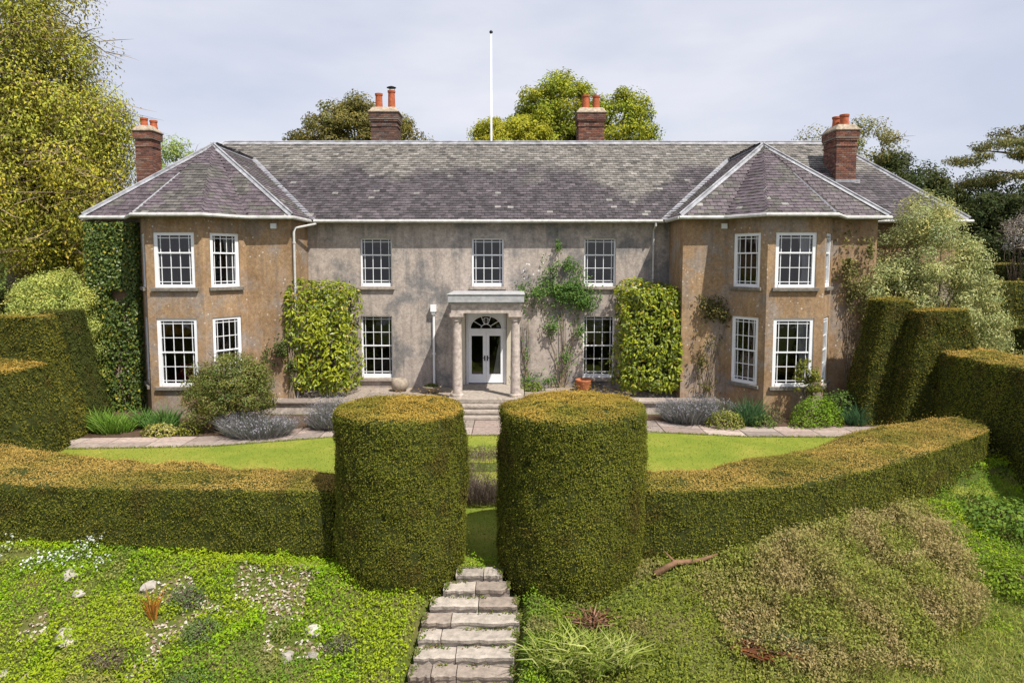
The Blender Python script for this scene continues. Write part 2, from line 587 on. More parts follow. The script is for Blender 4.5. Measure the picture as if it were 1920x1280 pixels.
YM, YW, YBAY = 26.3, 24.2, 22.8
CL, CR = -11.24, 9.45            # bay centres
HW = 3.42                        # half width of a wing
def bay_outline(c, o=0.0):
    """plan points of wing front, left to right, offset o outwards"""
    a = 0.95; dx = 0.91
    pts = [(c - HW - o * .6, YW - o), (c - a - dx - o * .62, YW - o), (c - a - o * .54, YBAY - o), (c + a + o * .54, YBAY - o),
           (c + a + dx + o * .62, YW - o), (c + HW + o * .6, YW - o)]
    return pts

def wall_panel(p0, p1, z0, z1, openings, thick=0.32, mb=None):
    """vertical wall from p0 to p1 (plan), outward normal to the right of p0->p1 reversed; openings (u0,u1,z0,z1)"""
    mb = mb or MB()
    p0 = Vector((*p0, 0)); p1 = Vector((*p1, 0))
    d = (p1 - p0); Lw = d.length; d.normalize()
    nrm = Vector((d.y, -d.x, 0))
    us = sorted({0, Lw, *[o[0] for o in openings], *[o[1] for o in openings]})
    zs = sorted({z0, z1, *[o[2] for o in openings], *[o[3] for o in openings]})
    def pt(u, z, dep): return p0 + d * u - nrm * dep + Vector((0, 0, z))
    for i in range(len(us) - 1):
        for j in range(len(zs) - 1):
            um, zm = (us[i] + us[i + 1]) / 2, (zs[j] + zs[j + 1]) / 2
            if any(o[0] < um < o[1] and o[2] < zm < o[3] for o in openings): continue
            a, b_, c, e = us[i], us[i + 1], zs[j], zs[j + 1]
            mb.add([pt(a, c, 0), pt(b_, c, 0), pt(b_, e, 0), pt(a, e, 0)], [(0, 1, 2, 3)])
            if thick > .1:
                mb.add([pt(a, c, thick), pt(b_, c, thick), pt(b_, e, thick), pt(a, e, thick)], [(3, 2, 1, 0)])
    for a, b_, c, e in openings:
        q = [pt(a, c, 0), pt(b_, c, 0), pt(b_, e, 0), pt(a, e, 0), pt(a, c, thick), pt(b_, c, thick), pt(b_, e, thick), pt(a, e, thick)]
        mb.add(q, [(0, 4, 5, 1), (1, 5, 6, 2), (2, 6, 7, 3), (3, 7, 4, 0)])
    return mb

WIN = []      # (centre x, y, angle, w, h, zbottom, kind, sill material, curtain, description)
ZT = 6.06
# main front: windows at these centres
MC = [(-5.22), (-0.93), (3.38)]
mo = []
for c in MC:
    mo.append((c - .61 - (CL + HW), c + .61 - (CL + HW), 3.62, 5.46))
    WIN.append((c, YM, 0, 1.22, 1.84, 3.62, 'upper', 'sill_pale', 0, 'main'))
for c in (MC[0] - .02, MC[2] - .02):
    mo.append((c - .61 - (CL + HW), c + .61 - (CL + HW), .07, 2.48))
    WIN.append((c, YM, 0, 1.22, 2.41, .07, 'lower', 'sill_pale', 0, 'main'))
DX0, DX1, DZ0, DZ1 = -1.79, -.23, -.2, 2.62
mo.append((DX0 - (CL + HW), DX1 - (CL + HW), DZ0, DZ1))
wall_panel((CL + HW, YM), (CR - HW, YM), -.9, ZT, mo).build("main_wall", "stucco_main", house)

FL = math.hypot(.91, YW - YBAY)
for c, side in ((CL, 'left'), (CR, 'right')):
    mb = MB()
    o = bay_outline(c)
    for k in range(5):
        p, q = o[k], o[k + 1]
        Lw = math.hypot(q[0] - p[0], q[1] - p[1])
        ops = []
        if k in (1, 2, 3):
            w = 1.36 if k == 2 else 1.10
            ang = math.atan2(q[1] - p[1], q[0] - p[0])
            mx_, my_ = (p[0] + q[0]) / 2, (p[1] + q[1]) / 2
            ops = [(Lw / 2 - w / 2, Lw / 2 + w / 2, 3.70, 5.53), (Lw / 2 - w / 2, Lw / 2 + w / 2, .36, 2.67)]
            cu = 1 if (side == 'left' and k == 3) or (side == 'right' and k in (1, 2)) else 0
            WIN.append((mx_, my_, ang, w, 1.83, 3.70, 'upper', 'sill_stone', cu, 'bay'))
            WIN.append((mx_, my_, ang, w, 2.31, .36, 'lower', 'sill_stone', cu if side == 'right' else 0, 'bay'))
        wall_panel(p, q, -.9, ZT, ops, mb=mb)
    # returns to the main wall
    wall_panel((c + HW, YW), (c + HW, YM + .2 if side == 'left' else 34), -.9, ZT, [], mb=mb)
    wall_panel((c - HW, YM + .2 if side == 'right' else 34), (c - HW, YW), -.9, ZT, [], mb=mb)
    mb.build("wing_wall", "stucco_wing", house)
# rear mass of the main block and its ends
mb = MB()
for a, b_ in (((17.0, YM), (17.0, 36)), ((17.0, 36), (-16.0, 36)), ((-16.0, 36), (-16.0, YM)), ((CR + HW, YM), (17.0, YM)), ((-16.0, YM), (CL - HW, YM))):
    wall_panel(a, b_, -.9, ZT, [], mb=mb)
mb.build("rear_wall", "stucco_wing", house)
# dark rooms behind the glass: floors, ceilings and partitions
mb = MB()
for z in (-.30, 2.95, 3.02, 5.98):
    mb.add([(-15.6, 22.9, z), (16.6, 22.9, z), (16.6, 35.6, z), (-15.6, 35.6, z)], [(0, 1, 2, 3)])
mb.v = [(x, max(y, 23.3) if abs(x) > 12.9 or True else y, z) for x, y, z in mb.v]
mb.v = []; mb.f = []; mb.t = []
for z in (-.30, 2.98, 5.99):
    mb.box(CL + HW + .02, CR - HW - .02, YM + .34, 31, z - .02, z + .02)
    for c in (CL, CR):
        mb.prism([(c - HW + .34, YW + .34), (c - .95 - .6, YW + .34), (c - .8, YBAY + .34), (c + .8, YBAY + .34), (c + .95 + .6, YW + .34), (c + HW - .34, YW + .34), (c + HW - .34, 31), (c - HW + .34, 31)], z - .02, z + .02)
for x0, x1 in ((CL - HW + .36, CL + HW - .36), (CL + HW + .05, CR - HW - .05), (CR - HW + .36, CR + HW - .36)):
    mb.box(x0, x1, 31.0, 31.06, -.3, 6)
for xx in (-3.1, 1.3):
    mb.box(xx - .05, xx + .05, YM + .34, 31, -.3, 6)
mb.build("room_lining", "room", house)

# ---- sash windows
pane_meshes = {}
def pane_mesh(w, h):
    key = (round(w, 3), round(h, 3))
    if key not in pane_meshes:
        mb = MB()
        mb.add([(-w / 2, 0, -h / 2), (w / 2, 0, -h / 2), (w / 2, 0, h / 2), (-w / 2, 0, h / 2)], [(0, 1, 2, 3)])
        pane_meshes[key] = mb.mesh("pane", "glass")
    return pane_meshes[key]

def sash_window(x, y, ang, w, h, zb, kind, sillmat, curtain, place):
    fw = 0.12 if place == 'bay' else 0.06      # visible box frame
    rec = 0.035 if place == 'bay' else 0.13
    mb = MB()
    g0, g1 = rec, rec + .09
    cill = 0.10 if place == 'bay' else 0.13
    mb.box(-w / 2, -w / 2 + fw, g0, g1 + .05, 0, h)
    mb.box(w / 2 - fw, w / 2, g0, g1 + .05, 0, h)
    mb.box(-w / 2 + fw, w / 2 - fw, g0 + .001, g1 + .05, h - fw * .8, h)
    mb.box(-w / 2 + fw, w / 2 - fw, g0 - .02, g1 + .05, 0, cill)
    ix0, ix1, iz0, iz1 = -w / 2 + fw, w / 2 - fw, cill, h - fw * .8
    W_, H_ = ix1 - ix0, iz1 - iz0
    nar = .075; bar = .022; rail = .05
    colw = (W_ - 2 * nar - 4 * bar) / 3
    xs, cx = [], ix0
    for cw in (nar, colw, colw, colw, nar):
        xs.append((cx, cx + cw)); cx += cw + bar
    up = 1 if kind == 'upper' else 2
    rowh = (H_ - 2 * nar - rail - (1 + up) * bar - (2 if True else 0) * 0 - bar) / (2 + up)
    rows, cz = [], iz0
    seq = [nar, rowh, rowh, 'rail'] + [rowh] * up + [nar]
    for i_, s_ in enumerate(seq):
        if s_ == 'rail':
            cz += rail - bar
            continue
        rows.append((cz, cz + s_, cz > iz0 + nar + 2 * rowh))
        cz += s_ + bar
    zscale = H_ / (cz - bar - iz0)
    rows = [(iz0 + (a - iz0) * zscale, iz0 + (b_ - iz0) * zscale, u) for a, b_, u in rows]
    yu, yl = g0 + .03, g0 + .062
    for k in range(4):
        a, b_ = xs[k][1], xs[k + 1][0]
        mb.box(a, b_, yl, yl + .03, rows[0][0], rows[2][1])
        mb.box(a, b_, yu, yu + .03, rows[3][0], rows[-1][1])
    for k in range(len(rows) - 1):
        a, b_ = rows[k][1], rows[k + 1][0]
        up_ = rows[k + 1][2]
        if k == 2:
            mb.box(ix0, ix1, yu - .012, yl + .034, a, b_)
        else:
            yy = (yu if rows[k][2] else yl) - .002
            mb.box(ix0, ix1, yy, yy + .03, a, b_)
    o = mb.build("window", "paint_white", house)
    o.matrix_parent_inverse = Matrix.Identity(4)
    o.location = (x - HOUSE[0], y - HOUSE[1], zb - HOUSE[2])
    o.rotation_euler = (0, 0, ang)
    sb = MB()
    sb.box(-w / 2 - .1, w / 2 + .1, -.1, .1, -.12, -.002)
    so = sb.build("sill", sillmat, o, keep=False)
    bevel(so, .012)
    for a, b_ in xs:
        for c, d_, u in rows:
            po = bpy.data.objects.new("pane", pane_mesh(b_ - a + .006, d_ - c + .006))
            link(po, o, keep=False)
            po.location = ((a + b_) / 2, (yu if u else yl) + .018, (c + d_) / 2)
            po.rotation_euler = (random.gauss(0, .006), 0, random.gauss(0, .006))
    if curtain:
        cb = MB()
        k = 14
        vs_ = []
        for j in range(7):
            t = j / 6
            z = iz0 + (iz1 - iz0) * (1 - t)
            wd = .30 * (1 - .45 * math.sin(t * math.pi * .75)) * w
            for i_ in range(k):
                s_ = i_ / (k - 1)
                vs_.append((ix1 - .02 - wd * (1 - s_), .26 + .03 * math.sin(i_ * 2.4), z))
        cb.add(vs_, [(j * k + i_, j * k + i_ + 1, (j + 1) * k + i_ + 1, (j + 1) * k + i_) for j in range(6) for i_ in range(k - 1)])
        cb.build("curtain", "curtain", o, smooth=True, keep=False)
    return o
for args in WIN:
    sash_window(*args)

# ---- entrance door
mb = MB()
yd = YM + .12
cxd = (DX0 + DX1) / 2
mb.box(DX0, DX0 + .09, yd, yd + .14, DZ0, 1.98)
mb.box(DX1 - .09, DX1, yd, yd + .14, DZ0, 1.98)
mb.box(DX0 + .09, DX1 - .09, yd + .002, yd + .14, 1.84, 1.98)
ra, segs = .62, 24
zc = 1.98
arc = [(cxd + ra * math.cos(math.pi * i / segs), zc + ra * .82 * math.sin(math.pi * i / segs)) for i in range(segs + 1)]
def rectpt(i):
    a = math.pi * i / segs
    c_, s_ = math.cos(a), math.sin(a)
    hw, hh = (DX1 - DX0) / 2, DZ1 - zc
    k = min(hw / abs(c_) if abs(c_) > 1e-6 else 1e9, hh / s_ if s_ > 1e-6 else 1e9)
    return (cxd + c_ * k, zc + s_ * k)
for i in range(segs):
    a, b_ = arc[i], arc[i + 1]
    c_, d_ = rectpt(i + 1), rectpt(i)
    mb.add([(a[0], yd + .02, a[1]), (d_[0], yd + .02, d_[1]), (c_[0], yd + .02, c_[1]), (b_[0], yd + .02, b_[1]),
            (a[0], yd + .1, a[1]), (b_[0], yd + .1, b_[1])], [(0, 1, 2, 3), (0, 3, 5, 4)])
mb.tube([(x_, yd + .02, z_) for x_, z_ in arc], .028, 6)
for a in (36, 72, 108, 144):
    mb.tube([(cxd + .2 * math.cos(R(a)), yd + .05, zc + .16 * math.sin(R(a))), (cxd + ra * math.cos(R(a)), yd + .05, zc + ra * .82 * math.sin(R(a)))], .016, 5)
mb.tube([(cxd + .2 * math.cos(R(a)), yd + .05, zc + .17 * math.sin(R(a))) for a in range(0, 181, 15)], .016, 5)
# small lantern-like tracery in the middle of the fanlight
mb.tube([(cxd + .12 * math.cos(R(a)), yd + .045, zc + .30 + .12 * math.sin(R(a))) for a in range(0, 361, 24)], .012, 5)
for dx in (-.05, .05):
    mb.tube([(cxd + dx, yd + .045, zc + .16), (cxd + dx, yd + .045, zc + .42)], .01, 5)
door = mb.build("entrance_door", "paint_white", house, label="white glazed double door under a fanlight")
lw = (DX1 - DX0 - .18) / 2
for s in (0, 1):
    x0 = DX0 + .09 + s * lw + .004
    x1 = x0 + lw - .008
    mb = MB()
    z0, z1 = DZ0 + .05, 1.84 - .005
    st = .12
    mb.box(x0, x0 + st, yd + .03, yd + .08, z0, z1)
    mb.box(x1 - st, x1, yd + .03, yd + .08, z0, z1)
    mb.box(x0 + st, x1 - st, yd + .031, yd + .08, z1 - .14, z1)
    mb.box(x0 + st, x1 - st, yd + .031, yd + .08, z0, z0 + .34)
    mb.build("door_leaf", "paint_white", door)
    mb = MB()
    mb.add([(x0 + st, yd + .055, z0 + .34), (x1 - st, yd + .055, z0 + .34), (x1 - st, yd + .055, z1 - .14), (x0 + st, yd + .055, z1 - .14)], [(0, 1, 2, 3)])
    mb.build("pane", "glass", door)
    hx_ = x1 - .05 if s == 0 else x0 + .05
    mb = MB()
    mb.box(hx_ - .022, hx_ + .022, yd + .005, yd + .03, .72, .92)
    mb.tube([(hx_, yd - .03, .84), (hx_ + (-.1 if s == 0 else .1), yd - .03, .84)], .012, 6)
    mb.tube([(hx_, yd + .01, .84), (hx_, yd - .03, .84)], .012, 6)
    mb.build("handle", "metal_dark", door)
mb = MB()
mb.add([(x_, yd + .07, z_) for x_, z_ in arc], [tuple(range(len(arc)))[::-1]])
mb.build("fanlight_pane", "glass", door)
mb = MB()
k = 12
vs_ = []
for j in range(9):
    t = j / 8
    wd = .26 + .26 * (1 - t) ** 1.5 * 0 + .22 * t
    for i_ in range(k):
        s_ = i_ / (k - 1)
        vs_.append((DX1 - .12 - (.10 + .32 * t) * (1 - s_), yd + .22 + .03 * math.sin(i_ * 2.3), 1.75 - 1.75 * t))
mb.add(vs_, [(j * k + i_, j * k + i_ + 1, (j + 1) * k + i_ + 1, (j + 1) * k + i_) for j in range(8) for i_ in range(k - 1)])
mb.build("curtain", "curtain", door, smooth=True)

# ---- porch
porch = wall_panel((-2.22, YM - .012), (.25, YM - .012), -.2, 2.95, [(DX0 - .03 + 2.22, DX1 + .03 + 2.22, -.2, DZ1 + .03)], .012).build("porch", "porch_cream", house, label="flat-roofed stone porch on two columns")
PX0, PX1, PY = -2.12, .32, 23.9
for xx in (-1.93, .12):
    mb = MB()
    mb.lathe([(.215, 0), (.215, .09), (.18, .12), (.175, .2), (.17, 1.2), (.15, 2.66), (.175, 2.69), (.19, 2.71), (.175, 2.74), (.215, 2.81), (.225, 2.85)], (xx, PY, -.2), 24)
    mb.box(xx - .24, xx + .24, PY - .24, PY + .24, 2.65, 2.78)
    mb.build("column", "stucco_porch", porch, smooth=False)
mb = MB()
mb.box(PX0, PX1, PY - .22, PY + .22, 2.78, 3.10)
mb.box(PX0, PX0 + .4, PY + .22, YM - .015, 2.78, 3.10)
mb.box(PX1 - .4, PX1, PY + .22, YM - .015, 2.78, 3.10)
mb.build("entablature", "stucco_porch", porch)
mb = MB()
mb.box(PX0 - .04, PX1 + .04, PY - .28, YM - .016, 3.10, 3.16)
mb.box(PX0 - .1, PX1 + .1, PY - .36, YM - .016, 3.16, 3.42)
mb.box(PX0 - .13, PX1 + .13, PY - .39, YM - .016, 3.42, 3.455)
bevel(mb.build("cornice", "porch_lead", porch), .012)
mb = MB()
mb.box(PX0 - .12, PX1 + .12, PY - .42, YM - .02, -.36, -.2)
bevel(mb.build("floor_slab", "sill_pale", porch), .02)
for k in range(3):
    mb = MB()
    z1 = -.36 - .13 * k
    mb.box(PX0 + .1, PX1 - .1, PY - .42 - .33 * (k + 1), PY - .42 - .33 * k + .04, z1 - .10, z1 - .003)
    mb.box(PX0 + .16, PX1 - .16, PY - .42 - .33 * (k + 1) + .05, PY - .42 - .33 * k, z1 - .13, z1 - .10)
    bevel(mb.build("step", "sill_pale", porch), .015)
# raised terrace between the wings
terr = MB()
terr.box(CL + 1.9, PX0 - .14, 23.55, YM - .01, -.9, -.37)
terr.box(PX1 + .14, CR - 1.9 - .2, 23.55, YM - .01, -.9, -.37)
terr = terr.build("terrace", "stucco_porch", house)
for (a, b_) in ((CL + 1.88, PX0 - .15), (PX1 + .15, CR - 2.12)):
    xx = a
    while xx < b_ - .2:
        wd = min(random.uniform(.8, 1.3), b_ - xx)
        for yy0, yy1 in ((23.47, 24.2), (24.21, 25.2), (25.21, 26.2)):
            if (xx < CL + HW + .1 or xx + wd > CR - HW - .1) and yy1 > 24.2: continue
            m_ = MB()
            m_.box(xx + .006, xx + wd - .006, yy0, yy1 - .01, -.37, -.30 + random.uniform(-.008, .008), tint=tuple(np.array((.27, .225, .195)) * random.uniform(.75, 1.2)))
            bevel(m_.build("paving_slab", "stone", terr), .01)
        xx += wd

# ---- roof
ZE, YE = 6.12, 25.95
RY, RZ = 31.1, 9.85
AZ = 8.94
AY = 26.15
def main_z(y): return ZE + (y - YE) / (RY - YE) * (RZ - ZE)
AYR = YE + (AZ - ZE) / (RZ - ZE) * (RY - YE)
planes = []    # (polygon, kind); the first edge is the eave
planes.append(([(-16.3, YE, ZE), (17.25, YE, ZE), (14.35, RY, RZ), (-12.85, RY, RZ)], 'main'))
for c in (CL, CR):
    o = bay_outline(c, .34)
    A = (c, AY, AZ); B_ = (c, AYR, AZ)
    for k in range(5):
        planes.append(([(*o[k], ZE), (*o[k + 1], ZE), A], 'wing'))
    planes.append(([(*o[5], ZE), (o[5][0], YE, ZE), B_, A], 'wing'))
    planes.append(([(o[0][0], YE, ZE), (*o[0], ZE), A, B_], 'wing'))
mb = MB()
for poly, kd in planes:
    mb.add(poly, [tuple(range(len(poly)))])
mb.add([(17.25, YE, ZE), (17.25, 36.4, ZE), (14.35, RY, RZ)], [(0, 1, 2)])
mb.add([(17.25, 36.4, ZE), (-16.3, 36.4, ZE), (-12.85, RY, RZ), (14.35, RY, RZ)], [(0, 1, 2, 3)])
mb.add([(-16.3, 36.4, ZE), (-16.3, YE, ZE), (-12.85, RY, RZ)], [(0, 1, 2)])
roof = mb.build("roof", "slate_bed", house, label="weathered grey slate roof with pale lead ridges")

def in_wing(x, y, z):
    """inside the wing roofs' footprint and below their surface"""
    for c in (CL, CR):
        if abs(x - c) < HW + .204 and y > YE - .2:
            zz = AZ - (abs(x - c)) * (AZ - ZE) / (HW + .204)
            if z < zz - .02: return True
    return False

slates = []
gauge, sw = 0.175, 0.25
for poly, kd in planes:
    P_ = [Vector(p) for p in poly]
    e = (P_[1] - P_[0]).normalized()
    nrm = (P_[1] - P_[0]).cross(P_[-1] - P_[0]).normalized()
    up = nrm.cross(e).normalized()
    uv = [((p - P_[0]).dot(e), (p - P_[0]).dot(up)) for p in P_]
    vmax = max(v for u, v in uv)
    r_ = 0
    v = -0.04
    while v < vmax - .03:
        vm = min(max(v + gauge * .5, .01), vmax - .01)
        xs = []
        for k in range(len(uv)):
            (u0, v0), (u1, v1) = uv[k], uv[(k + 1) % len(uv)]
            if (v0 - vm) * (v1 - vm) < 0:
                xs.append(u0 + (u1 - u0) * (vm - v0) / (v1 - v0))
        if len(xs) >= 2:
            a, b_ = min(xs), max(xs)
            off = (.5 if r_ % 2 else 0) * sw
            u = math.floor(a / sw) * sw - off
            while u < b_:
                ua, ub = max(u, a), min(u + sw, b_)
                if ub - ua > .05:
                    c3 = P_[0] + e * ((ua + ub) / 2) + up * (v + gauge / 2)
                    if not (kd == 'main' and in_wing(c3.x, c3.y, c3.z)):
                        slates.append((P_[0] + e * ((ua + ub) / 2) + up * v, e, up, nrm, ub - ua, kd, c3))
                u += sw
        v += gauge
        r_ += 1

cent = np.array([list(s[6]) for s in slates])
n1, n2, n3 = vnoise(cent, .55, 1), vnoise(cent, 1.6, 2), vnoise(cent, .25, 5)
def slate_tint(i):
    s = slates[i]
    r_ = random.random()
    if s[5] == 'main':
        h = (cent[i, 2] - ZE) / (RZ - ZE)
        xz = cent[i, 0]
        lich = h + (n1[i] - .5) * .22 + (n2[i] - .5) * .22 - .53 + .36 * math.exp(-((xz - 4.9) / 1.5) ** 2) - .12 * math.exp(-((xz - 8) / 1.2) ** 2)
        f = min(max(lich * 6, 0), 1)
        dark = np.array((.064, .055, .06)) * random.uniform(.68, 1.4)
        pale = np.array((.15, .139, .126)) * random.uniform(.68, 1.3)
        c = dark * (1 - f) + pale * f
        if r_ < .014: c = np.array((.20, .19, .18)) * random.uniform(.8, 1.1)
        elif r_ < .10: c = c * .62
        elif r_ < .16: c = c * 1.3
    else:
        c = np.array((.092, .074, .084)) * random.uniform(.75, 1.25)
        if n2[i] > .58: c = np.array((.10, .092, .085)) * random.uniform(.6, 1.2)
        if r_ < .014: c = np.array((.22, .21, .2)) * random.uniform(.8, 1.1)
    return tuple(np.clip(c, 0, 1))
def slate_geo(w):
    h = gauge + .07
    t = .014
    g = .006
    a = w / 2 - g
    vs_ = [(-a, 0, .022), (a, 0, .022), (a, h, -.004), (-a, h, -.004), (-a, 0, .022 + t), (a, 0, .022 + t), (a, h, t - .004), (-a, h, t - .004)]
    return vs_, [(4, 5, 6, 7), (0, 1, 5, 4), (1, 2, 6, 5), (3, 0, 4, 7)]
order = sorted(range(len(slates)), key=lambda i: (abs(slates[i][4] - sw) > .01, (slates[i][6] - Vector((0, 0, 4.5))).length))
single = set(order[:300])
pal = {}
mb = MB()
for i, s in enumerate(slates):
    o_, e, up, nrm, w, kd, c3 = s
    e2 = (e + up * random.gauss(0, .012)).normalized()
    up2 = nrm.cross(e2).normalized()
    M = Matrix((( *e2, 0), (*up2, 0), (*nrm, 0), (0, 0, 0, 1))).transposed()
    M.translation = o_ + nrm * random.uniform(0, .008) + up * random.uniform(-.014, .014)
    tint = slate_tint(i)
    vs_, fs_ = slate_geo(w)
    if i in single:
        key = tuple(round(x_ * 45) for x_ in tint)
        if key not in pal:
            q = MB(); q.add(*slate_geo(sw), tint)
            pal[key] = q.mesh("slate", "slate")
        so = bpy.data.objects.new("slate", pal[key])
        link(so, roof)
        so.matrix_parent_inverse = Matrix.Translation(Vector(HOUSE)) @ Matrix.Translation(-Vector(HOUSE))
        so.matrix_basis = M
    else:
        mb.add([M @ Vector(v) for v in vs_], fs_, tint)
mb.build("slate_courses", "slate", roof, kind="stuff")

# lead hips, ridges and valleys
def strip(name, pts, w, mat, lift=.03, roll=True):
    m_ = MB()
    pts = [Vector(p) for p in pts]
    for a, b_ in zip(pts, pts[1:]):
        d_ = (b_ - a).normalized()
        s_ = d_.cross(Vector((0, 0, 1))).normalized()
        u_ = s_.cross(d_)
        q = [a - s_ * w - u_ * w * .42, a + u_ * lift, a + s_ * w - u_ * w * .42]
        q2 = [b_ - s_ * w - u_ * w * .42, b_ + u_ * lift, b_ + s_ * w - u_ * w * .42]
        m_.add(q + q2, [(0, 1, 4, 3), (1, 2, 5, 4)])
        if roll:
            m_.tube([a + u_ * lift, b_ + u_ * lift], .045, 6)
    return m_.build(name, mat, roof)
strip("ridge_capping", [(-12.85, RY, RZ + .02), (14.35, RY, RZ + .02)], .17, "lead_pale", .06)
strip("hip_capping", [(14.35, RY, RZ + .02), (17.25, YE, ZE + .05)], .15, "lead_pale", .06)
strip("hip_capping", [(-12.85, RY, RZ + .02), (-16.3, YE, ZE + .05)], .15, "lead_pale", .06)
for c in (CL, CR):
    o = bay_outline(c, .34)
    A = (c, AY, AZ + .01)
    strip("hip_capping", [A, (*o[0], ZE + .05)], .11, "lead_pale", .05)
    strip("hip_capping", [A, (*o[5], ZE + .05)], .11, "lead_pale", .05)
    for k in ((2,) if c == CL else (3,)):
        pa = Vector(A).lerp(Vector((*o[k], ZE + .04)), .45)
        m_ = strip("hip_capping", [pa, (*o[k], ZE + .04)], .05, "lead", .03, False)
    strip("ridge_capping", [A, (c, AYR, AZ + .01)], .13, "lead_pale", .06)
    for s, kk in ((1, 5), (-1, 0)):
        m_ = MB()
        a = Vector((o[kk][0], YE, ZE + .03)); b_ = Vector((c, AYR, AZ + .04))
        d_ = (b_ - a).normalized()
        sd = Vector((s, 0, 0))
        m_.add([a, a + sd * .22 + Vector((0, 0, .012)), b_ + sd * .22 + Vector((0, 0, .012)), b_], [(0, 1, 2, 3)])
        m_.build("valley_lining", "lead", roof)

# gutters, soffits, downpipes
def gutter(pts, parent):
    m_ = MB()
    m_.tube([(x_, y_, ZE - .035) for x_, y_ in pts], .062, 8)
    return m_.build("gutter", "gutter_white", parent, smooth=False)
gutter([(CL + HW + .36, YE - .07), (CR - HW - .36, YE - .07)], house)
gutter([(CR + HW + .36, YE - .07), (17.35, YE - .07)], house)
for c in (CL, CR):
    o = bay_outline(c, .40)
    g_ = gutter(o + [(o[5][0], YE - .1)], house)
    gutter([(o[0][0], YE - .1), o[0]], house)
    m_ = MB()
    o2, o3 = bay_outline(c, .36), bay_outline(c, -.05)
    for k in range(5):
        m_.add([(*o2[k], ZE - .075), (*o2[k + 1], ZE - .075), (*o3[k + 1], ZE - .075), (*o3[k], ZE - .075)], [(3, 2, 1, 0)])
        m_.add([(*o2[k], ZE - .075), (*o2[k + 1], ZE - .075), (*o2[k + 1], ZE + .01), (*o2[k], ZE + .01)], [(0, 1, 2, 3)])
    for sx_ in (-1, 1):
        xa = c + sx_ * (HW + .216)
        m_.box(min(xa, c + sx_ * HW), max(xa, c + sx_ * HW), YW - .3, YE, ZE - .08, ZE - .07)
    m_.build("soffit", "soffit", house)
m_ = MB()
m_.box(CL + HW, CR - HW, YE - .02, YM + .05, ZE - .09, ZE - .07)
m_.box(CL + HW, CR - HW, YE - .03, YE - .005, ZE - .09, ZE + .0)
m_.box(CR + HW, 17.2, YE - .02, YM + .05, ZE - .09, ZE - .07)
m_.build("soffit", "soffit", house)
def downpipe(pts, r_=.042, boxes=()):
    m_ = MB()
    m_.tube(pts, r_, 10)
    for z in np.arange(0.4, 5.5, 1.6):
        if pts[-1][2] < z < pts[-2][2]:
            p = pts[-1]
            m_.tube([(p[0], p[1], z), (p[0], p[1], z + .07)], r_ * 1.35, 10)
    return m_.build("downpipe", "gutter_white", house, smooth=False)
xl = CL + HW + .10
downpipe([(xl + .33, YE - .07, ZE - .05), (xl + .33, YE - .07, ZE - .14), (xl + .04, YM - 1.95, 5.75), (xl, YM - 1.98, 5.6), (xl, YM - 1.98, -.35)])
xr = CR - HW - .62
downpipe([(xr, YE - .07, ZE - .05), (xr, YE - .07, ZE - .2), (xr, YM - .06, 5.75), (xr, YM - .06, -.3)])
xr2 = CR + HW + .08
downpipe([(xr2 + .3, YE - .07, ZE - .05), (xr2 + .3, YE - .1, ZE - .15), (xr2 + .05, YW + .5, 5.75), (xr2 + .05, YW + .5, -.7)])
m_ = MB()
m_.tube([(-3.02, YM - .07, 2.6), (-3.02, YM - .07, -.3)], .045, 10)
m_.box(-3.13, -2.91, YM - .2, YM - .005, 2.66, 2.92)
m_.box(-3.09, -2.95, YM - .16, YM - .005, 2.56, 2.66)
m_.tube([(-3.02, YM - .07, 1.0), (-3.02, YM - .07, 1.06)], .065, 10)
m_.build("downpipe", "paint_white", house, label="short white downpipe with a square hopper head")
for xx in (CL + HW - .55, CR - HW + 1.42):
    m_ = MB()
    m_.box(xx - .1, xx + .1, YW - .1, YW - .004, 5.72, 5.9)
    m_.box(xx - .07, xx + .07, YW - .108, YW - .1, 5.75, 5.87)
    m_.build("floodlight_box", "paint_white", house)

# ---- chimneys with single bricks
brick_pal = {}
def brick_obj(parent, cx, cy, cz, lx, ly, red):
    t = random.choice([(.17, .075, .052), (.145, .066, .048), (.20, .095, .066), (.11, .06, .05), (.18, .115, .09)])
    if not red: t = tuple(x_ * f_ for x_, f_ in zip(t, (.72, .9, 1.0)))
    key = (round(lx, 3), round(ly, 3), t, random.randrange(2))
    if key not in brick_pal:
        q = MB()
        k_ = .86 if key[3] else 1.12
        q.box(-lx / 2, lx / 2, -ly / 2, ly / 2, -.0325, .0325, tint=tuple(c_ * k_ for c_ in t), taper=.003)
        brick_pal[key] = q.mesh("brick", "brick")
    o = bpy.data.objects.new("brick", brick_pal[key])
    link(o, parent, keep=False)
    o.location = (cx, cy, cz)

